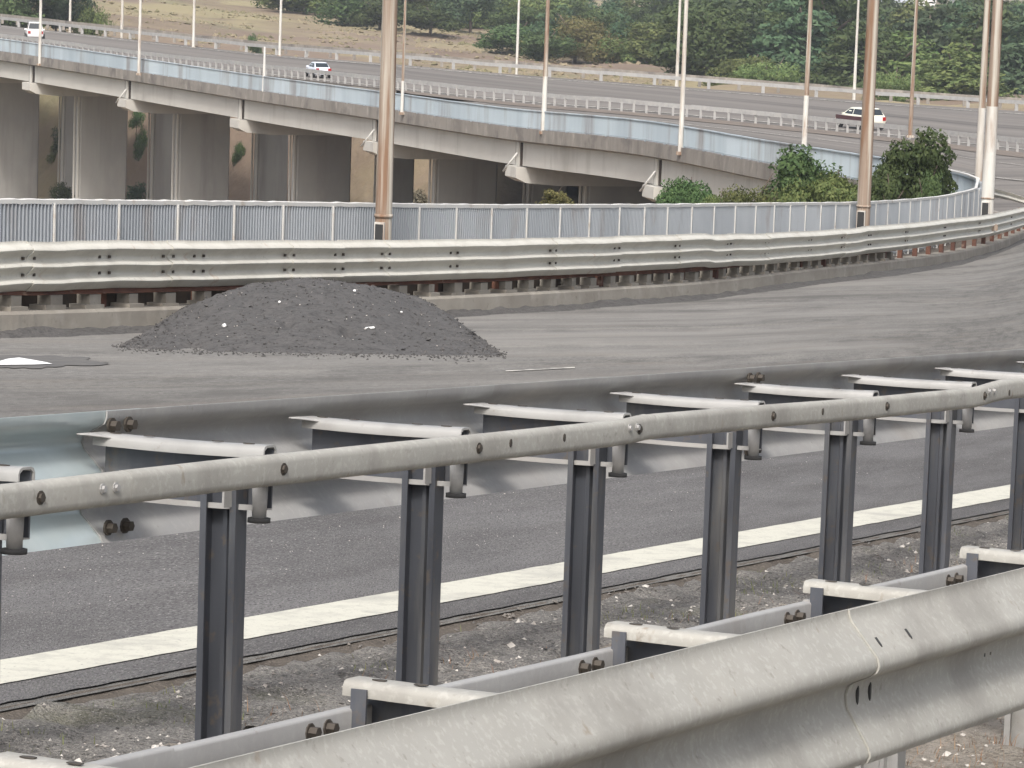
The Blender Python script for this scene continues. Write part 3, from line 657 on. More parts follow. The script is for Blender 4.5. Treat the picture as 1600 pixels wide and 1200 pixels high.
# ------------------------------------------------------------------ heap of millings
sil = pchip([186, 215, 250, 307, 340, 375, 410, 440, 480, 505, 560, 620, 660, 700, 740, 784], [541, 533, 518, 492, 471, 456, 448, 443.5, 439, 439.5, 447, 461, 476, 498, 526, 553])
front = pchip([186, 230, 300, 420, 500, 620, 700, 784], [543, 546, 549, 551, 553, 555, 557, 556])
g5 = thing('gravel_heap', 'large dark heap of asphalt millings dumped on the road against the kerb', 'gravel heap', road_at(490, 540))
rows = []; NV = 46; heap_pts = []
for i in range(0, 151):
    x = 186 + (784-186)*i/150
    F0 = road_at(x, front(x)); K0 = KF(x); e = min(1, (x-186)/120, (784-x)/120)
    Bk = road_at(x, min(front(x)-1, kb_foot(x)+4)) * (1-e*.999) + KT(x, .12, 0)*(e*.999) if False else F0*(1-e) + KT(x, .10, .0)*e
    cr = F0*.40 + Bk*.60
    v = cr-CP; D = v@Fv; y0 = 600-FP*(v@Uv)/D; hcr = max(0, (y0-sil(x))/FP*D*1.0)
    row = []
    for j in range(NV+1):
        t = j/NV; base = F0*(1-t)+Bk*t
        if t < .6: q = t/.6; hh = hcr*(1-(1-q)**1.35)
        else: q = (t-.6)/.4; hh = hcr*(1-q**1.8*.85)
        env = min(1, t*6, (1-t)*6)
        p = base + UP*hh
        nz = noise.fractal(Vector((p[0]*2.2, p[1]*2.2, 0)), 1., 2., 5)*.038 + noise.fractal(Vector((p[0]*9, p[1]*9, 3)), 1., 2., 3)*.014
        p = p + UP*nz*env*min(1, e*3)
        for hx, hyy, rr, dd in ((451, 503, 10, .09), (545, 517, 13, .10), (302, 540, 18, .06), (620, 530, 26, .03), (400, 485, 30, .03)):
            vv = p-CP; DD = vv@Fv; X = 800+FP*(vv@Rv)/DD; Y = 600-FP*(vv@Uv)/DD
            k = math.exp(-((X-hx)/rr)**2-((Y-hyy)/(rr*.45))**2); p = p - UP*dd*k
        row.append(p - UP*.01*(1-env)); 
    rows.append(row); heap_pts.append(row)
mb = MB(); mb.grid(rows); mb.build('heap_body', M['millings'], g5, fixn=False)
pts = []
for _ in range(2600):
    r = random.choice(heap_pts); p = random.choice(r); pts.append((p + np.array([rnd(-.03, .03), rnd(-.06, .06), .003]), rnd(.005, .016) if rnd(0, 1) < .95 else rnd(.016, .035)))
for _ in range(800):
    u = rnd(0, 1); x = 176+620*u; q = road_at(x, front(min(784, max(186, x)))+random.gauss(0, 1)*3.2-.5 + 5*max(0, noise.noise(Vector((x*.03, 0, 4))))); pts.append((q+UP*.004, rnd(.005, .018)))
stones('dark_lumps', pts, M['millings'], g5)
pts = []
for _ in range(70):
    r = random.choice(heap_pts[10:140]); p = r[random.randint(3, 32)]; pts.append((p + UP*.008, rnd(.004, .010)))
stones('pale_chips', pts, M['stone'], g5)
def scrap(x, y, r, label):
    best = min((p for r_ in heap_pts for p in r_[:30]), key=lambda p: (lambda v: abs(800+FP*(v@Rv)/(v@Fv)-x)+abs(600-FP*(v@Uv)/(v@Fv)-y))(p-CP))
    mb = MB(); n = 9; rows = [[best + UP*.01 + r*np.array([math.cos(2*math.pi*k/n)*math.sin(math.pi*i/5), math.sin(2*math.pi*k/n)*math.sin(math.pi*i/5), .7*(1-math.cos(math.pi*i/5))])*rnd(.7, 1.15) for k in range(n)] for i in range(6)]
    mb.grid(rows, True, False); tag(mb.build('litter_scrap', M['litter'], fixn=False), label, 'litter', 'litter on the gravel heap')
scrap(351, 512, .026, 'round white crumpled scrap low on the left slope of the gravel heap')
scrap(437, 472, .015, 'small white scrap high on the gravel heap, left of its peak')
scrap(556, 457, .018, 'small white scrap just right of the top of the gravel heap')
scrap(628, 491, .014, 'tiny white scrap on the upper right slope of the gravel heap')
mb = MB(); b0 = road_at(579, 514)
p = min((p for r_ in heap_pts for p in r_[:30]), key=lambda p: (lambda v: abs(800+FP*(v@Rv)/(v@Fv)-580)+abs(600-FP*(v@Uv)/(v@Fv)-514))(p-CP))
mb.box(p+UP*.012, np.array([.9, .3, .1]), np.array([-.3, .9, .0]), UP, (-.045, -.02, -.006), (.045, .02, .008)); tag(mb.build('litter_scrap', M['litter'], fixn=False), 'flat pale scrap beside the dark hollow in the gravel heap', 'litter', 'litter on the gravel heap')
# puddle at left with dark damp edge
def blob(name, pts, m, dz, **pr):
    mb = MB(); c = road_at(sum(p[0] for p in pts)/len(pts), sum(p[1] for p in pts)/len(pts)) + UP*dz
    mb.v.append(tuple(c)); k = len(pts)
    for p in pts: mb.v.append(tuple(road_at(*p)+UP*dz))
    for i in range(k): mb.f.append((0, 1+i, 1+(i+1) % k)); mb.sm.append(False)
    return mb.build(name, m, fixn=False, **pr)
def ragged(name, cx, cy, rx, ry, m, dz, seed, **pr):
    pts = []
    for k in range(56):
        an = -2*math.pi*k/56; q = 1+.35*noise.noise(Vector((math.cos(an)*1.5, math.sin(an)*1.5, seed)))+.28*noise.noise(Vector((math.cos(an)*6, math.sin(an)*6, seed)))
        pts.append((cx+rx*q*math.cos(an), cy+ry*q*math.sin(an)))
    return blob(name, pts, m, dz, **pr)
ragged('damp_patch', 50, 566, 108, 9, M['damp'], .007, 2.2, kind='structure')
if False: blob('damp_patch', [(-40, 562), (0, 558), (60, 555), (110, 558), (150, 564), (172, 569), (130, 573), (60, 574), (-40, 576)], M['deep_brown'], .012, kind='structure')
tag(blob('puddle_reflection', [(-30, 570), (-2, 567), (12, 563), (30, 561), (48, 564), (70, 568), (82, 571), (50, 572), (0, 572.5), (-30, 573)], M['litter'], .014), 'flat white painted sky reflection of the puddle on the dark damp patch at the left edge', 'puddle reflection')  # bright sky reflection on the puddle, put into a flat white shape
# ------------------------------------------------------------------ railings
def railing(root, fn, x0, x1, step, h, m_bar, m_frame, posts, capw=.07, capt=.055, barw=.070, spacing=.062, barthick=.014):
    # fine sampled path by arc length
    X = np.linspace(x0, x1, 900); P = np.array([fn(x) for x in X]); seg = np.linalg.norm(np.diff(P, axis=0), axis=1); S_ = np.concatenate([[0], np.cumsum(seg)])
    def at(s): return np.array([np.interp(s, S_, P[:, i]) for i in range(3)])
    def tan(s): t = at(s+.05)-at(s-.05); return t/np.linalg.norm(t)
    tot = S_[-1]
    ps = [float(np.interp(x, X, S_)) for x in posts] if posts else list(np.arange(.3, tot, step))
    cuts = [0]+ps+[tot]
    for a, b in zip(cuts[:-1], cuts[1:]):
        if b-a < .05: continue
        mb = MB(); n = max(1, int((b-a)/spacing))
        for k in range(n):
            s = a+(b-a)*(k+.5)/n; p = at(s); t = tan(s); t = t*np.array([1, 1, 0]); t /= np.linalg.norm(t); l = np.cross(UP, t)
            mb.box(p, t, l, UP, (-barthick/2, -barw/2, -h+.05), (barthick/2, barw/2, -capt+.01))
        mb.build('balusters', m_bar, root, fixn=False, kind='stuff')
    for s in ps:
        p = at(s); t = tan(s)*np.array([1, 1, 0]); t /= np.linalg.norm(t); l = np.cross(UP, t)
        mb = MB(); mb.box(p, t, l, UP, (-.012, -barw/2-.016, -h-.08), (.012, barw/2+.002, -capt+.005)); mb.build('railing_post', m_frame, root)
    n = int((x1-x0)/10)+2; pts = [fn(x0+(x1-x0)*i/(n-1)) + UP*.012*noise.noise(Vector((i*.7, 0, 0)))*(capt/.055) for i in range(n)]
    mb = MB(); mb.sweep(pts, [(-capw/2, -capt), (capw/2, -capt), (capw/2, -.008), (capw/2-.01, 0), (-capw/2+.01, 0), (-capw/2, -.008)]); mb.build('top_rail', m_frame, root)
    mb = MB(); mb.sweep([p-UP*(h-.05) for p in pts], [(-.03, -.03), (.03, -.03), (.03, .03), (-.03, .03)]); mb.build('bottom_rail', m_bar, root)
g6 = thing('ramp_railing', 'blue-grey baluster railing with white top rail along the ramp behind the triple-wave barrier', 'railing', PR(700, -1.1))
px_posts = [-118, -18, 81, 182, 274, 362, 439, 517, 590, 652, 710, 765, 820, 872, 918, 965, 1004, 1040, 1078, 1113, 1146, 1178, 1207, 1232, 1256, 1280, 1303, 1325, 1346, 1366, 1385, 1403, 1420, 1436, 1451, 1465, 1478, 1490, 1501, 1511, 1520]
railing(g6, PR, -190, 1525, 1.3, 1.1, M['rail_blue'], M['white_paint'], px_posts)
g7 = thing('viaduct_railing', 'light blue railing along the edge of the concrete viaduct', 'railing', VR(700, -1.))
railing(g7, VR, -280, 1528, 2.6, .86, M['rail_far'], M['rail_far'], None, .10, .05, .06, .10, .02)
# nose joining both railings
g8 = thing('gore_railing', 'short curved railing with white top rail joining both railings at the gore nose', 'railing', W(1537, 350, 87))
A, B = PR(1525), VR(1528); mid = W(1539, 286, 86.8)
def NO(t): return A*(1-t)**2 + 2*t*(1-t)*(2*mid-.5*(A+B)) + B*t*t
railing(g8, NO, 0., 1., .9, .95, M['rail_blue'], M['white_paint'], None)
# pale cap on the visible inner curve of the viaduct railing
mb = MB(); mb.sweep([VR(x, .03) for x in range(1400, 1529, 4)], [(-.05, -.06), (.05, -.06), (.05, 0), (-.05, 0)]); mb.build('top_rail', M['white_paint'], g8)

# ------------------------------------------------------------------ viaduct
vd = thing('viaduct', 'weathered concrete viaduct on broad piers climbing to the left behind the ramp railing', 'viaduct', VR(500, -14))
def vpath(x0, x1, dz, st=20): 
    n = int((x1-x0)/st)+1; return [VR(x0+(x1-x0)*i/n, dz) for i in range(n+1)]
# profile lateral: + = left of travel = away from camera side? travel is towards larger x (nearer), left of travel points to far side
def vlat():
    t = VR(610)-VR(590); l = np.cross(UP, t); return l/np.linalg.norm(l)
sgn = 1 if (vlat() @ Fv) > 0 else -1
def pf(p): return [(sgn*a, b) for a, b in p]
mb = MB(); mb.sweep(vpath(-290, 1500, 0), pf([(-.12, -.86), (-.12, -1.44), (.1, -1.52), (1.2, -1.52), (1.2, -1.02), (.1, -.96)])); mb.build('edge_slab', M['conc_stain'], vd)
bents_px = [-340, -85, 45, 195, 372, 582, 806, 1022, 1215]
gp_ = [-290, -85, 45, 195, 372, 582, 806, 1022, 1215]
for k in range(1, len(gp_)):
    x0, x1 = gp_[k-1], gp_[k]; 
    mb = MB(); mb.sweep(vpath(x0+4, x1-5, 0, 12), pf([(.28, -1.52), (.28, -2.62), (.75, -2.62), (.75, -1.52)])); mb.build('girder', M['conc'], vd)
    for off in (2.6, 5.2, 7.8, 10.4):
        mb = MB(); mb.sweep(vpath(x0+4, x1-5, 0, 40), pf([(off, -1.5-.07*off), (off, -2.63), (off+.5, -2.63), (off+.5, -1.5-.07*off)])); mb.build('girder', M['conc'], vd)
# soffit slab so no sky shows
mb = MB(); mb.sweep(vpath(-290, 1210, 0, 30), pf([(1.2, -1.10), (1.2, -1.45), (11.0, -2.3), (11.0, -2.1)])); mb.build('deck_slab', M['conc'], vd)
for k, x in enumerate(gp_):
    if k == 0: continue
    t = VR(x+6)-VR(x-6); t[2] = 0; t /= np.linalg.norm(t); l = np.cross(UP, t)*sgn; o = VR(x)
    mb = MB(); prof = [(-.15, -2.66), (-.15, -3.15), (.35, -3.38), (1.8, -3.5), (11, -3.5), (11.6, -3.2), (11.6, -2.66)]
    rows = [[o + t*s + l*a + UP*b for a, b in prof] for s in (-.75, .75)]; q = mb.grid(rows, True, False); mb.cap(q, 7); mb.cap(q, 7, True, 2); mb.build('pier_cap', M['conc'], vd)
    # bearing stub, drain pipes, brace in the joint
    for s in (-.34, .30):
        mb = MB(); mb.box(o, t, l, UP, (s-.10, .22, -2.62), (s+.10, .30, -1.56)); mb.build('joint_stub', M['deep_brown'], vd)  # deep brown boxes either side of the bearing block
    mb = MB(); mb.box(o, t, l, UP, (-.2, .15, -2.64), (.18, .6, -1.54)); mb.build('bearing_block', M['conc'], vd)
    if k in (3, 5, 6, 7):
        mb = MB(); mb.tube(o + l*.1 - UP*2.05 + t*.1, o - t*.75 - l*.25 - UP*2.95, .045, n=6); mb.build('drain_pipe', M['white_paint'], vd)
    base = TP(x, 235)[2]-25
    for (l0, l1) in ((3.55, 7.0), (8.9, 11.0)):
        mb = MB(); z0 = -3.49
        zb = -19.
        ch_ = .12
        sec = [(-.5, l0), (-.5+0, l0), (.5, l0), (.5, l1), (-.5, l1)]
        sec = [(-.4, l0+ch_), (-.4+ch_, l0), (.4-ch_, l0), (.4, l0+ch_), (.4, l1-ch_), (.4-ch_, l1), (-.4+ch_, l1), (-.4, l1-ch_)]
        rows = [[o + t*a + l*b + UP*z for a, b in sec] for z in (zb, z0)]; q = mb.grid(rows, True, False); mb.cap(q, 8); mb.cap(q, 8, True, 2); mb.build('pier', M['pier'], vd)
        mb = MB(); mb.box(o, t, l, UP, (-.46, l0-.12, zb), (-.34, l0-.03, z0)); mb.box(o, t, l, UP, (.28, l0-.12, zb), (.38, l0-.02, z0)); mb.build('pier_lit_edge', M['conc'], vd)  # paler concrete strips paint the lit side face onto the pier

# ------------------------------------------------------------------ guard rails on the highway
def far_rail(root, fn, dz, step, m, x0=-290, x1=1890, hgt=.26, pw=.12):
    X = np.linspace(x0, x1, 700); P = np.array([fn(x, 0) for x in X]); S_ = np.concatenate([[0], np.cumsum(np.linalg.norm(np.diff(P, axis=0), axis=1))])
    at = lambda s: np.array([np.interp(s, S_, P[:, i]) for i in range(3)])
    s = 0.; 
    while s < S_[-1]-1:
        e = min(S_[-1], s+12.); pts = [at(s+(e-s)*i/4)+UP*dz+UP*.05*noise.noise(Vector((s*.3+i, 0, 0))) for i in range(5)]
        mb = MB(); mb.sweep(pts, [(0, -hgt/2), (.06, -hgt/4), (0, 0), (.06, hgt/4), (0, hgt/2), (-.05, hgt/2), (-.05, -hgt/2)]); mb.build('beam', m, root); s = e
    k = 0; s = 0.; pm = MB()
    while s < S_[-1]:
        p = at(s); pm.box(p, np.array([1., 0, 0]), np.array([0, 1., 0]), UP, (-pw, -.06, dz-.75), (pw, .06, dz-hgt/2+.05)); s += step; k += 1
    pm.build('post_row', m, root, fixn=False, kind='stuff')
g9 = thing('median_crash_barrier', 'long pale crash barrier on white posts in the middle of the distant highway', 'crash barrier', MD(800, -.8))
far_rail(g9, MD, -.12, .9, M['galv_dull'], pw=.07)
g10 = thing('outer_crash_barrier', 'long grey crash barrier on the hill side of the distant highway', 'crash barrier', ED(800, 0))
far_rail(g10, lambda x, d: ED(x, d), .62, 4., M['galv_dull'])
g11 = thing('far_slope_barrier', 'dull grey crash barrier just beyond the outer one, at the hillside foot', 'crash barrier', W(900, ed_y(900)-8, ed_D(900)+12))
far_rail(g11, lambda x, d: W(x, ed_y(x)-6, ed_D(x)+9), .55, 3., M['conc_stain'], hgt=.26)
ruled('highway_shoulder', [[ED(x, -.02), ED(x, -.3)+ (ED(x)-MD(x))/np.linalg.norm(ED(x)-MD(x))*8, ED(x, -6.)+ (ED(x)-MD(x))/np.linalg.norm(ED(x)-MD(x))*22] for x in range(-300, 1901, 20)], M['hill'], 6, kind='structure')

# ------------------------------------------------------------------ lamp posts
def pole(x, y, D, wpx, split, label, Ht=11, m_lo='pole_pale', m_up='pole_rust', base=None, hatch=False, lamp=True, nm='lamp_post', cat='lamp post', top=None):
    p = W(x, y, D); r = wpx/2*D/FP; g = thing(nm, label, cat, p, 0, 'lamp posts along the roads' if nm == 'lamp_post' else None)
    rt = r*.55
    rr = lambda z: r+(rt-r)*z/Ht
    n = 20
    def shaft(z0, z1, m, name, off=0.):
        mb = MB(); rows = []; k = 24
        for i in range(k+1):
            z = z0+(z1-z0)*i/k; c = p + UP*z
            rows.append([c+(rr(z)+off)*np.array([math.cos(2*math.pi*j/n), math.sin(2*math.pi*j/n), 0]) for j in range(n)])
        q = mb.grid(rows, True); mb.cap(q, n); mb.cap(q, n, True, k+1); return mb.build(name, M[m], g, auto=50)
    if split <= 0: shaft(0, Ht, m_up, 'shaft')
    else: shaft(0, split, m_lo, 'lower_shaft', .004); shaft(split, Ht, m_up, 'upper_shaft')
    if nm == 'lamp_post':
        mb = MB(); mb.box(p, np.array([1., 0, 0]), np.array([0, 1., 0]), UP, (-r*1.6, -r*1.6, -.1), (r*1.6, r*1.6, .03)); mb.build('base_plate', M['pole_rust'], g)
    if hatch:
        o = p + UP*.42; dx = -.42
        d = np.array([math.sin(dx), -math.cos(dx), 0]); s = np.array([math.cos(dx), math.sin(dx), 0])
        mb = MB(); mb.box(o, s, d, UP, (-r*.52, r*.70, -.20), (r*.52, r*1.06, .10)); mb.build('hatch_opening', M['hole'], g)
        fr = MB(); fr.box(o, s, d, UP, (-r*.62, r*.7, .10), (r*.62, r*1.1, .125)); fr.box(o, s, d, UP, (r*.52, r*.7, -.2), (r*.62, r*1.1, .10)); fr.box(o, s, d, UP, (-r*.62, r*.7, -.2), (-r*.52, r*1.1, .10)); fr.build('hatch_frame', M['pole_pale'], g)
        rows = [[p+UP*z+(rr(z)+q)*np.array([math.cos(2*math.pi*j/n), math.sin(2*math.pi*j/n), 0]) for j in range(n)] for z, q in ((.60, .0), (.60, .012), (.64, .012), (.64, .0))]
        mb = MB(); mb.grid(rows, True); mb.build('collar', M['pole_rust'], g)
    if lamp:
        dr = np.array([.45, -.89, 0]); mb = MB(); q = p+UP*Ht; prev = q-UP*.1
        for i in range(1, 7):
            a = i/6*1.3; c = q + dr*1.8*math.sin(a) + UP*.8*(1-math.cos(a)); mb.tube(prev, c, rt*.7, n=8); prev = c
        mb.build('arm', M[m_up], g)
        s = np.array([dr[1], -dr[0], 0]); mb = MB(); mb.box(prev, dr, s, UP, (-.05, -.14, -.06), (.75, .14, .08)); mb.build('lamp_head', M['lamp'], g)
    return g
def kwp(x): return KT(x, .62, .02)
def near_pole(px, by, D, *a, **k): return pole(px, by, D, *a, **k)
pole(597, 415, 43.6, 27, 0, 'thick rust-brown lamp post standing behind the gravel heap, foremost of all posts', 12, hatch=True)
pole(1347, 374, 65.5, 22, 0, 'thick rust-streaked lamp post rising in front of the bushes at the right', 12, hatch=True)
pole(1541, 352, 80, 20, 2.7, 'pale-based lamp post just outside the gore nose of the railings', 12, hatch=True)
pole(1528, 295, 96, 12, 2.2, 'slimmer rusty lamp post right behind the gore nose', 12)
pole(1255, 262, 127, 8.5, 2.6, 'lamp post rising from the viaduct railing left of the right-hand bushes, rusty halfway up', 12)
pole(1063, 238, 141.5, 8, 1.6, 'pale lamp post on the viaduct, nearer of the close pair in the middle distance', 12, m_up='pole_pale')
pole(849, 206, 159, 8, 2.5, 'rusty lamp post on the viaduct railing, grey at its foot, right of the foremost post', 12)
pole(628, 176, 177, 5, 1.6, 'thin lamp post on the viaduct just to the right of the foremost post', 12)
pole(217, 115, 214, 5, 1.3, 'thin yellowish lamp post on the viaduct railing left of the pale sedan', 12, m_up='pole_pale')
pole(62, 100, 231, 5, 1.5, 'thin pale lamp post on the viaduct railing beside the white van', 12, m_up='pole_pale')
pole(412, 143, 197, 5.5, 0, 'short white post without a lamp on the viaduct railing', 2.5, m_up='white_paint', lamp=False, nm='short_post', cat='post')
for (x, y, D, wp, lo, lab, mu) in [
    (109, 52, 312, 4, .1, 'thin distant lamp post in front of the dark trees beyond the white van', 'pole_pale'),
    (190, 62, 296, 4.5, .1, 'thin distant lamp post at the left end of the tan hillside', 'pole_pale'),
    (302, 74, 284, 4.5, .1, 'thin distant lamp post against the bright dry grass of the hillside', 'pole_pale'),
    (437, 87, 276, 4.5, .1, 'thin distant lamp post on the hillside edge left of the pale sedan', 'pole_pale'),
    (807, 117, 265, 4.5, .1, 'thin distant lamp post at the hillside edge where scrub begins', 'pole_pale'),
    (1057, 139, 262, 5.5, .1, 'distant lamp post, farther one of the close pair in the middle distance', 'pole_pale'),
    (1334, 160, 259, 5, .1, 'slender grey distant lamp post left of the second thick post, before the trees', 'pole_pale'),
    (1422, 212, 196, 7, 0, 'brownish lamp post in the highway median right of the second thick post', 'pole_rust')]:
    pole(x, y, D, wp, 2.2 if lo else 0, lab, 12, m_up=mu)

# ------------------------------------------------------------------ vehicles
def car(kind, loc, rz, m, label, m_low=None, scale=1., cat='car', length=4.1, wid=1.68, hgt=1.45, nm='car', skirt=None):
    g = thing(nm, label, cat, loc, rz)
    l2, w2 = length/2, wid/2
    # side outline stations: x, half width, z bottom, z belt
    if kind == 'van': prof = [(-l2, .55, .9), (-l2+.05, .35, 1.0), (-1.5, .3, 1.02), (0, .28, 1.02), (1.2, .28, 1.0), (l2-.25, .3, .85), (l2, .42, .62)]
    else: prof = [(-l2, .5, .78), (-l2+.1, .32, .93), (-1.4, .28, .96), (-.5, .27, .97), (.6, .27, .95), (1.1, .28, .90), (l2-.35, .3, .78), (l2, .42, .60)]
    Mx = Matrix.Translation(Vector(loc)) @ Matrix.Rotation(rz, 4, 'Z') @ Matrix.Scale(scale, 4)
    X = lambda p: tuple(Mx @ Vector(p))
    def ring(x, hw, z0, z1, r=.10): return [X((x, s*yy, z)) for s, yy, z in ((1, hw-.08, z0), (1, hw, z0+.12), (1, hw+.02, (z0+z1)/2), (1, hw-.03, z1-.04), (1, hw-.14, z1), (-1, hw-.14, z1), (-1, hw-.03, z1-.04), (-1, hw+.02, (z0+z1)/2), (-1, hw, z0+.12), (-1, hw-.08, z0))]
    mb = MB(); rows = [ring(x, w2*(1-.10*abs(x/l2)**3), z0, z1) for x, z0, z1 in prof]; q = mb.grid(rows, True); mb.cap(q, 10); mb.cap(q, 10, True, len(rows)); mb.build('body', m_low or m, g, auto=40)
    if kind == 'van': cab = [(-l2+.10, 1.0, .0), (-l2+.22, 1.0, 1.0), (-.3, 1.0, 1.), (.65, 1., .97), (1.35, 1.0, .0)]; top = hgt
    elif kind == 'hatch': cab = [(-l2+.12, .93, 0), (-l2+.6, .93, 1.), (-.2, .95, 1.), (.35, .95, .96), (1.15, .92, 0)]; top = hgt
    else: cab = [(-1.65, .93, 0), (-1.0, .93, .97), (-.3, .95, 1.), (.25, .95, .97), (1.05, .92, 0)]; top = hgt
    mb = MB(); gl = MB()
    rows = []
    for x, zb, f in cab:
        zt = zb + (top-zb)*f; hwb = w2-.10; hwt = w2-.10-.16*f
        rows.append([X((x, hwb, zb-.03)), X((x, hwb-(hwb-hwt)*.5, zb+(zt-zb)*.5)), X((x, hwt, zt-.05*f)), X((x, hwt-.12, zt)), X((x, -hwt+.12, zt)), X((x, -hwt, zt-.05*f)), X((x, -hwb+(hwb-hwt)*.5, zb+(zt-zb)*.5)), X((x, -hwb, zb-.03))])
    q = mb.grid(rows, True, False); mb.cap(q, 8); mb.cap(q, 8, True, len(rows)); mb.build('roof', m, g, auto=40)
    if skirt:
        mb = MB(); mb.box(X((0, 0, 0)), *[np.array((Mx.to_3x3() @ Vector(v)).normalized()) for v in ((1, 0, 0), (0, 1, 0), (0, 0, 1))], (-l2*.8*scale, -(w2+.035)*scale, .30*scale), (l2*.84*scale, (w2+.035)*scale, .86*scale)); mb.build('lower_side', skirt, g)
    # glazing sheets just proud of the cabin
    def quad(pts, name='window'):
        b = MB(); b.v = [X(p) for p in pts] + [X((p[0]*.985, p[1]*.97, p[2]-.01)) for p in pts]; b.f = [(0, 1, 2, 3), (7, 6, 5, 4), (0, 4, 5, 1), (1, 5, 6, 2), (2, 6, 7, 3), (3, 7, 4, 0)]; b.sm = [False]*6; b.build(name, M['glass'], g)
    c0, c1, c2, c3, c4 = cab; zt = top-.10
    for s in (1, -1):
        yb = (w2-.095)*s; yt = (w2-.245)*s
        quad([(c0[0]+.28, yb*.985, c0[1]+.05), (c2[0]-.03, yb*.985, c0[1]+.05), (c2[0]-.03, yt*1.03, zt), (c1[0]+.08, yt*1.03, zt)])
        quad([(c2[0]+.05, yb*.985, c0[1]+.05), (c4[0]-.28, yb*.985, c0[1]+.05), (c3[0]+.02, yt*1.03, zt-.02), (c2[0]+.05, yt*1.03, zt)])
    ww = w2-.24
    def lerp(a, b, t): return tuple(a[i]+(b[i]-a[i])*t for i in range(3))
    for a_, b_, nmx in ((c0, c1, 'rear_window'), (c4, c3, 'windscreen')):
        zb, ztt = a_[1], a_[1]+(top-a_[1])*b_[2]; sg = -1 if a_ is c0 else 1
        P0 = (a_[0], zb); P1 = (b_[0], ztt)
        q0 = (P0[0]+(P1[0]-P0[0])*.14+.02*sg, P0[1]+(P1[1]-P0[1])*.14+.015); q1 = (P0[0]+(P1[0]-P0[0])*.86+.02*sg, P0[1]+(P1[1]-P0[1])*.86+.015)
        quad([(q0[0], -ww-.04, q0[1]), (q0[0], ww+.04, q0[1]), (q1[0], ww-.04, q1[1]), (q1[0], -ww+.04, q1[1])], nmx)
    for sx in (-l2+.75, l2-.8):
        for s in (1, -1):
            c = Mx @ Vector((sx, (w2-.02)*s, .31)); ax = (Mx.to_3x3() @ Vector((0, 1, 0))).normalized()
            mb = MB(); mb.tube(np.array(c)-np.array(ax)*.1, np.array(c)+np.array(ax)*.1, .31*scale, n=18); o = mb.build('wheel', M['tyre'], g, auto=40)
            mb = MB(); mb.tube(np.array(c)-np.array(ax)*.11, np.array(c)+np.array(ax)*.11, .19*scale, n=12); mb.build('rim', M['galv'], o)
    for s in (1, -1):
        mb = MB(); mb.box(X((-l2+.02, s*(w2-.25), .78)), *[np.array((Mx.to_3x3() @ Vector(v)).normalized()) for v in ((1, 0, 0), (0, 1, 0), (0, 0, 1))], (-.04, -.12, -.12), (.04, .10, .10)); mb.build('tail_light', M['taill'], g)
        mb = MB(); mb.box(X((l2-.08, s*(w2-.30), .62)), *[np.array((Mx.to_3x3() @ Vector(v)).normalized()) for v in ((1, 0, 0), (0, 1, 0), (0, 0, 1))], (-.04, -.14, -.07), (.05, .12, .08)); mb.build('headlight', M['headl'], g)
        mb = MB(); mb.box(X((.75, s*(w2+.05), .98)), *[np.array((Mx.to_3x3() @ Vector(v)).normalized()) for v in ((1, 0, 0), (0, 1, 0), (0, 0, 1))], (-.06, -.09, -.06), (.06, .06, .07)); mb.build('mirror', m, g)
    return g
def road_dir(fn, x): t = fn(x+15)-fn(x-15); return math.atan2(t[1], t[0])
def far_pt(x, t): return MD(x, -.78)*(1-t) + ED(x)*t
def place(x, t): return far_pt(x, t)+UP*.02
car('van', place(54, .4), math.radians(100), M['carwhite'], 'white van driving away at the far left end of the distant highway', nm='van', cat='van', hgt=1.75, wid=1.7, scale=.82)
car('sedan', place(497, .16), math.radians(108), M['carblue'], 'pale blue-white sedan with dark windows on the highway left of the foremost lamp post', scale=.72)
car('hatch', place(1344, .14), road_dir(MD, 1344)+math.pi-.15, M['carcream'], 'cream car with dark red lower sides partly behind the second thick lamp post', skirt=M['carred'], scale=.88)

# ------------------------------------------------------------------ vegetation
def crown_mesh(name, m, blobs, nleaf, leaf, seed, flat=.5, hang=0.):
    rng = np.random.default_rng(seed); V = []; Fc = []
    vol = np.array([b[3]**2 for b in blobs]); vol = vol/vol.sum()
    for (cx, cy, cz, r, sq), share in zip(blobs, vol):
        k = int(nleaf*share)
        d = rng.normal(size=(k, 3)); d /= np.linalg.norm(d, axis=1)[:, None]
        rad = r*(.55+.5*rng.random(k)**.6)*(1+.18*np.sin(d[:, 0]*5+seed)+.15*np.sin(d[:, 2]*7+seed*2))
        P = d*rad[:, None]*np.array([1, 1, sq])+np.array([cx, cy, cz])
        nn = d+rng.normal(size=(k, 3))*.45; nn /= np.linalg.norm(nn, axis=1)[:, None]
        a = np.cross(nn, rng.normal(size=(k, 3))); a /= np.linalg.norm(a, axis=1)[:, None]; b = np.cross(nn, a)
        s = leaf*(.5+rng.random(k))[:, None]
        base = len(V)*1
        q = np.stack([P-a*s, P-b*s*flat, P+a*s*1.1, P+b*s*flat], axis=1).reshape(-1, 3)
        V.extend(map(tuple, q)); Fc.extend([(base+4*i, base+4*i+1, base+4*i+2, base+4*i+3) for i in range(k)])
    me = bpy.data.meshes.new(name); me.from_pydata(V, [], Fc); me.materials.append(m); me.update(); return me
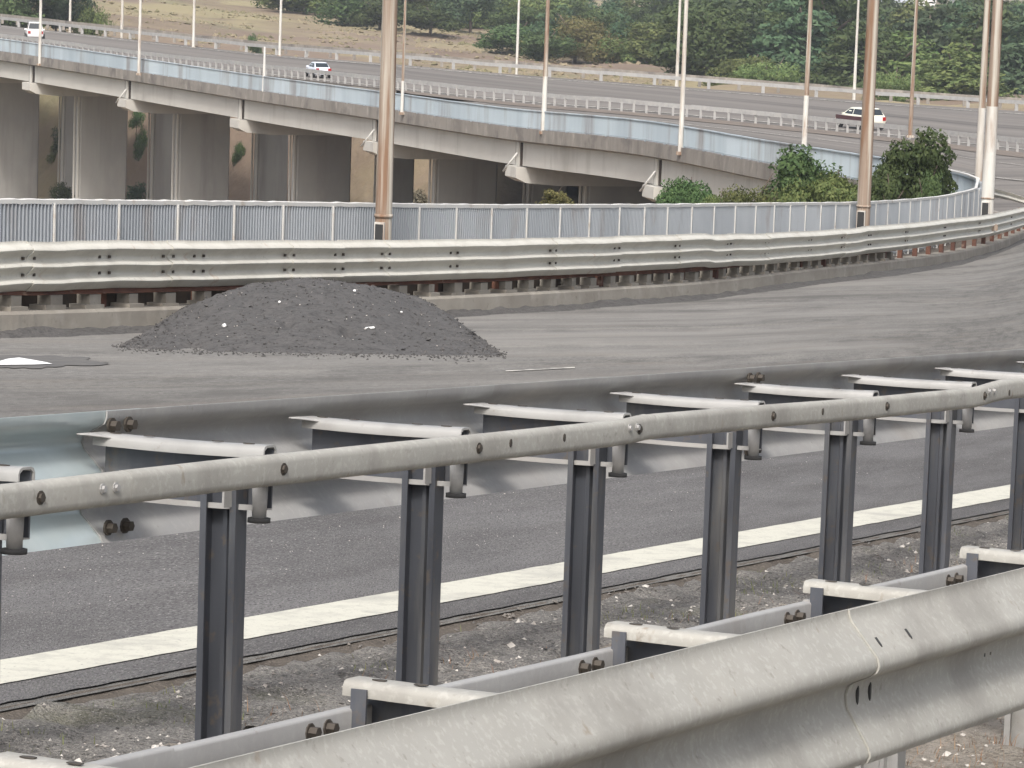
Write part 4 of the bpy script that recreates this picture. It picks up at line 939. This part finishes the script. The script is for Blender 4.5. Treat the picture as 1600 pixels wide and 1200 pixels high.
def trunk_mesh(h, r, seed):
    rng = random.Random(seed); mb = MB(); p = np.array([0, 0, -.8]); q = np.array([rng.uniform(-.1, .1), rng.uniform(-.1, .1), h*.55]); mb.tube(p, q, r, r*.6, 8)
    mb.tube(q, q+np.array([rng.uniform(-.2, .2), rng.uniform(-.2, .2), h*.35]), r*.6, r*.2, 6)
    for k in range(6):
        an = rng.uniform(0, 6.28); z = h*rng.uniform(.25, .6); mb.tube(np.array([0, 0, z]), np.array([math.cos(an)*h*.25, math.sin(an)*h*.25, z+h*.22]), r*.35, r*.1, 5)
    me = mb.mesh('trunk'); me.materials.append(M['bark']); return me
def mk(kind, seed):
    rng = random.Random(seed); bl = []
    if kind == 'pine':       # tall layered conifer, height 1
        for i in range(15):
            z = .12+.85*i/15; R_ = .30*(1-((z-.12)/.92))**.75+.02
            for j in range(max(1, int(5*(1-z)+1))):
                an = rng.uniform(0, 6.28); bl.append((math.cos(an)*R_*.65, math.sin(an)*R_*.65, z+rng.uniform(-.03, .03), R_*.6+.02, .5))
        return bl
    if kind == 'round':
        for i in range(16):
            an = rng.uniform(0, 6.28); z = rng.uniform(.25, .85); R_ = .34*math.sin(min(1, (z-.05)/.95)*math.pi)**.6
            bl.append((math.cos(an)*R_*rng.uniform(.3, 1), math.sin(an)*R_*rng.uniform(.3, 1), z, rng.uniform(.12, .2), rng.uniform(.7, .95)))
        return bl
    for i in range(14):     # bush
        an = rng.uniform(0, 6.28); R_ = rng.uniform(0, .5); z = rng.uniform(.2, .75)*(1-R_*.6)
        bl.append((math.cos(an)*R_, math.sin(an)*R_, z, rng.uniform(.16, .27), rng.uniform(.6, .9)))
    return bl
CROWN = {}
def crown(kind, mt, seed, nl, leaf):
    k = (kind, mt, seed, nl)
    if k not in CROWN: CROWN[k] = (crown_mesh('crown', M[mt], mk(kind, seed), nl, leaf, seed), trunk_mesh(.9, .022 if kind != 'bush' else .03, seed))
    return CROWN[k]
def tree(p, H, wd, kind, mt, seed, label, nl=3500, leaf=.022, group=None, name=None, cat='tree'):
    cm, tm = crown(kind, mt, seed, nl, leaf)
    g = thing(name or {'pine': 'conifer_tree', 'round': 'leafy_tree', 'bush': 'bush'}[kind], label, cat, p, 0, group)
    for me, nm in ((cm, 'crown'), (tm, 'trunk')):
        o = bpy.data.objects.new(nm, me); COL.objects.link(o); o.parent = g; o.scale = (H*wd, H*wd, H)
        o.rotation_euler = (0, 0, seed*1.7+p[0]*.7)
    return g
def tpx(x, ytop, ybot, D, wpx, kind, mt, seed, label, **k):
    p = W(x, ybot, D); H = (ybot-ytop)*D/FP; base_w = {'pine': .62, 'round': .74, 'bush': 1.15}[kind]
    H = H/.86 if kind == 'bush' else H; wd = wpx*D/FP/(H*base_w); tree(p, H, wd, kind, mt, seed, label, **k)
NB = dict(nl=15000, leaf=.020)
# bushes in the gore between ramp and viaduct (their feet are down in the valley)
for (x, yt, yb, D, w_, kd, mt, sd, lab) in [
    (1245, 228, 420, 104, 125, 'round', 'leaf_dark', 1, 'dark green tree top directly left of the second thick lamp post, in the gore'),
    (1190, 262, 400, 100, 120, 'bush', 'leaf_mid', 2, 'low lighter bush at the left foot of the dark gore tree'),
    (1300, 256, 420, 96, 150, 'bush', 'leaf_mid', 3, 'grassy green bush right behind the second thick lamp post'),
    (1425, 204, 420, 90, 128, 'round', 'leaf_dark', 4, 'largest dark tree top in the gore, right of the second thick lamp post'),
    (1445, 270, 420, 84, 90, 'bush', 'leaf_dark', 5, 'dark bush filling the corner by the curved end of the railing'),
    (1385, 262, 420, 88, 110, 'bush', 'leaf_dark', 6, 'dark low bush between the second thick lamp post and the largest gore tree'),
    (1065, 270, 400, 98, 120, 'bush', 'leaf_dark', 7, 'flat-topped dark green bush in front of the last viaduct pier'),
    (1115, 288, 400, 95, 70, 'bush', 'leaf_mid', 8, 'small green bush beside the flat-topped one, above the ramp railing')]:
    tpx(x, yt, yb, D, w_, kd, mt, sd, lab, group='bushes in the gore', **NB, cat='tree' if kd == 'round' else 'bush')
tpx(868, 288, 330, 82, 60, 'bush', 'leaf_yellow', 9, 'small yellow-green shrub peeping over the ramp railing', nl=3000, leaf=.03, cat='bush')
# plants seen between the piers
for (x, yt, yb, D, w_, mt, lab) in [
    (102, 190, 244, 262, 34, 'leaf_dark', 'dark scrub seen through the gap between the two leftmost piers'),
    (100, 284, 330, 250, 44, 'leaf_dark', 'low dark scrub just over the ramp railing in the leftmost pier gap'),
    (220, 200, 262, 251, 26, 'leaf_dark', 'dark tree seen through the gap right of the second broad pier'),
    (215, 284, 330, 242, 40, 'leaf_pine', 'low bluish scrub at the bottom of the second pier gap'),
    (655, 296, 335, 215, 60, 'leaf_dry', 'dry scrub seen under the bridge right of the foremost lamp post')]:
    tpx(x, yt, yb, D, w_, 'bush', mt, 11, lab, nl=2500, leaf=.035, cat='bush')
for i_, (x, yt, yb, w_, mt) in enumerate([(84, 215, 262, 26, 'leaf_mid'), (212, 165, 205, 30, 'leaf_dark'), (372, 215, 262, 26, 'leaf_dark')]):
    tpx(x, yt, yb, md_D(x)-6.5, w_, 'bush', mt, 14, ['upper green scrub in the leftmost pier gap', 'dark scrub right under the deck in the second pier gap', 'dark scrub high in the third pier gap'][i_], nl=2000, leaf=.035, cat='bush')
# front row of trees on the right bank
k = 0
for (x, yt, D, w_, kd, mt, lab) in [
    (40, -60, 345, 85, 'round', 'leaf_dark', 'dark tree behind the white van at the far left'),
    (92, -50, 350, 70, 'round', 'leaf_pine', 'blue-green tree beside the dark one at the far left'),
    (135, -10, 352, 55, 'bush', 'leaf_mid', 'green bush ending the tree group at the far left'),
    (900, 18, 352, 105, 'bush', 'leaf_yellow', 'yellowish olive bush on the bank, just right of the rusty viaduct lamp post'),
    (962, 50, 345, 90, 'bush', 'leaf_mid', 'dull green bush right of the yellowish olive one'),
    (1015, 30, 345, 80, 'round', 'leaf_mid', 'bushy tree left of the close pair of lamp posts'),
    (1095, 5, 345, 110, 'round', 'leaf_dark', 'round dark tree right behind the close pair of lamp posts'),
    (1150, -10, 350, 110, 'pine', 'leaf_pine', 'tall feathery conifer between the lamp post pair and the rusty lamp post'),
    (1160, 80, 330, 85, 'bush', 'leaf_mid', 'bright green shrub at the roadside below the feathery conifer'),
    (1200, 85, 325, 80, 'bush', 'leaf_mid', 'second bright green shrub, directly left of the half-rusty lamp post'),
    (1235, -25, 345, 130, 'pine', 'leaf_pine', 'broad conifer behind the half-rusty lamp post'),
    (1290, -40, 350, 120, 'round', 'leaf_dark', 'dark tree right of the half-rusty lamp post'),
    (1345, 20, 335, 120, 'pine', 'leaf_dark', 'dark conifer behind the second thick lamp post'),
    (1405, 40, 335, 120, 'pine', 'leaf_mid', 'mid green layered conifer left of the median lamp post'),
    (1395, 100, 312, 60, 'bush', 'leaf_mid', 'low shrub by the road behind the cream-roofed car'),
    (1455, -10, 350, 130, 'pine', 'leaf_pine', 'tall blue-green conifer right of the median lamp post'),
    (1490, 60, 320, 120, 'pine', 'leaf_mid', 'bright green young conifer near the roadside left of the gore lamp posts'),
    (1545, -20, 345, 120, 'pine', 'leaf_dark', 'dark conifer behind the two gore lamp posts'),
    (1600, 10, 335, 120, 'pine', 'leaf_pine', 'conifer cut by the right picture edge')]:
    k += 1; yb = terr(x, D)+14
    if x > 1080: yb = ed_y(x)+10
    elif x > 850: D = 385; yb = terr(x, D)+5
    tpx(x, yt, yb, D, w_*1.35, kd, mt, 20+(k % 5), lab, nl=9000, leaf=.021, group='trees beyond the highway', cat='bush' if kd == 'bush' else 'tree')
# scrub along the top of the bare slope: individual bushes
for (x, yt, yb, D, w_, mt, lab) in [
    (470, -30, 22, 470, 120, 'leaf_mid', 'leftmost green bush on the crest of the tan slope'),
    (540, -20, 40, 450, 110, 'leaf_dark', 'dark hedge-like bush on the slope crest, left of the foremost post'),
    (590, -15, 48, 440, 90, 'leaf_dark', 'dark bush on the slope crest hidden partly by the foremost post'),
    (668, 8, 50, 430, 95, 'leaf_dark', 'long dark bush on the slope right of the foremost lamp post'),
    (640, -40, 20, 470, 100, 'leaf_mid', 'light green bush above the long dark bush'),
    (735, -30, 40, 450, 90, 'leaf_pine', 'bluish bush high on the slope'),
    (800, 30, 85, 400, 110, 'leaf_dark', 'dark bush at the upper end of the bare slope by the thin lamp post'),
    (850, 45, 100, 380, 80, 'leaf_dark', 'dark bush behind the rusty viaduct lamp post'),
    (397, 50, terr(397, 350)+1, 350, 24, 'leaf_dark', 'tiny lone bush on the tan slope left of the pale sedan')]:
    tpx(x, yt, yb, D, w_*1.3, 'bush', mt, 12+(int(x) % 3), lab, nl=4500, leaf=.03, group='bushes on the hillside', cat='bush')
# woodland mass behind
cms = [crown(kd, mt, s, 4000, .026)[0] for kd, mt, s in (('round', 'leaf_dark', 31), ('pine', 'leaf_pine', 32), ('round', 'leaf_mid', 33), ('bush', 'leaf_dark', 34))]
def mass(name, spots, m, label=None):
    V = []; Fc = []; rng = random.Random(5)
    allv = []; allf = []; off = 0
    for (p, H, wd, ci) in spots:
        me = cms[ci]; nv = len(me.vertices); co = np.zeros(nv*3); me.vertices.foreach_get('co', co); co = co.reshape(-1, 3)
        an = rng.uniform(0, 6.28); c, s = math.cos(an), math.sin(an)
        q = np.stack([(co[:, 0]*c-co[:, 1]*s)*H*wd, (co[:, 0]*s+co[:, 1]*c)*H*wd, co[:, 2]*H], 1)+p
        allv.append(q); allf.append(np.arange(nv).reshape(-1, 4)+off); off += nv
    me = bpy.data.meshes.new(name); me.from_pydata(np.concatenate(allv).tolist(), [], np.concatenate(allf).tolist()); me.materials.append(m); me.update()
    o = bpy.data.objects.new(name, me); COL.objects.link(o); o['kind'] = 'stuff'; return o
rr_ = random.Random(9)
sp = {0: [], 1: [], 2: [], 3: []}
for D in (362, 395, 430, 480, 540):
    x = {362: 1100, 395: 850, 430: 800, 480: 740, 540: 700}[D]
    while x < 1720:
        hpx = rr_.uniform(110, 165)*362/D
        if x < 1050: hpx *= .7
        ci = rr_.choice([0, 1, 2, 1, 0, 3]); p = TP(x, D)-UP*1.; H = hpx*D/FP
        if 1378 < x < 1425 and D < 700: H *= .72 if D < 400 else .5
        sp[ci].append((p, H, 1.25, ci)); x += rr_.uniform(34, 62)*362/D
for ci, mt, nm in ((0, 'leaf_dark', 'dark_woodland'), (1, 'leaf_pine', 'conifer_woodland'), (2, 'leaf_mid', 'green_woodland'), (3, 'leaf_dark', 'woodland_undergrowth')):
    mass(nm, sp[ci], M[mt])
sp2 = []
for x in range(430, 900, 40):
    for D in (480, 530): sp2.append((TP(x+rr_.uniform(-15, 15), D)-UP, rr_.uniform(5, 9), 1.4, 3))
mass('hilltop_scrub', sp2, M['leaf_mid'])
# rough dry tussocks on the tan slope
tp = []
for _ in range(5200):
    x = rr_.uniform(60, 1050); D = rr_.uniform(285, 460); p = TP(x, D)
    if noise.noise(Vector((p[0]*.08, p[1]*.05, 3))) > -.1: tp.append((p, rr_.uniform(.12, .45)))
stones('hillside_tussocks', tp, mat('dry_tussock', (.19, .155, .10), .97, layers=[((.13, .12, .06), .1, .45, .6, 4, O3, .9), ((.25, .21, .14), .2, .5, .65, 4, O3, .7)]))
# pale houses far off, top right
for (x, y, D, wpx, hpx, lab) in [
    (1395, 22, 900, 46, 26, 'pale distant house in the gap above the trees, left of the median lamp post'),
    (1520, 14, 950, 60, 24, 'pale distant house at the top edge, left of the two gore lamp posts'),
    (1440, 4, 1000, 30, 22, 'small white distant house above the median lamp post')]:
    p = W(x, y, D); wd = wpx*D/FP; h = hpx*D/FP; g = thing('house', lab, 'house', p, 0, 'distant houses')
    ax, ay = np.array([.96, .28, 0]), np.array([-.28, .96, 0])
    mb = MB(); mb.box(p, ax, ay, UP, (-wd/2, -4, -14), (wd/2, 4, h*.7)); mb.build('wall', M['house'], g)
    mb = MB(); q = [p+ax*a+ay*b+UP*c for a, b, c in ((-wd/2-.5, -4.6, h*.7), (wd/2+.5, -4.6, h*.7), (wd/2+.5, 4.6, h*.7), (-wd/2-.5, 4.6, h*.7), (-wd/2, 0, h*1.05), (wd/2, 0, h*1.05))]
    mb.v = [tuple(v) for v in q]; mb.f = [(0, 1, 5, 4), (2, 3, 4, 5), (0, 4, 3), (1, 2, 5), (0, 3, 2, 1)]; mb.sm = [False]*5; mb.build('roof', M['roof'], g)
    for i in range(3):
        u = -wd/2+wd*(i+.5)/3; mb = MB(); mb.box(p, ax, ay, UP, (u-.6, -4.06, h*.25), (u+.6, -4.01, h*.5)); mb.build('window', M['glass'], g)

# ------------------------------------------------------------------ air
mb = MB(); mb.box((0, 0, 0), np.array([1., 0, 0]), np.array([0, 1., 0]), UP, (-1500, -40, -260), (1900, 4700, 24))
hz = mb.build('haze', []) if False else None
me = mb.mesh('haze'); hz = bpy.data.objects.new('haze', me); COL.objects.link(hz); hz['kind'] = 'stuff'
hm = bpy.data.materials.new('haze_air'); hm.use_nodes = True; t = hm.node_tree; t.nodes.remove(t.nodes['Principled BSDF'])
pv = t.nodes.new('ShaderNodeVolumePrincipled'); pv.inputs['Density'].default_value = .00022; pv.inputs['Color'].default_value = (.86, .92, 1, 1); pv.inputs['Anisotropy'].default_value = .1
t.links.new(pv.outputs[0], t.nodes['Material Output'].inputs['Volume']); me.materials.append(hm)
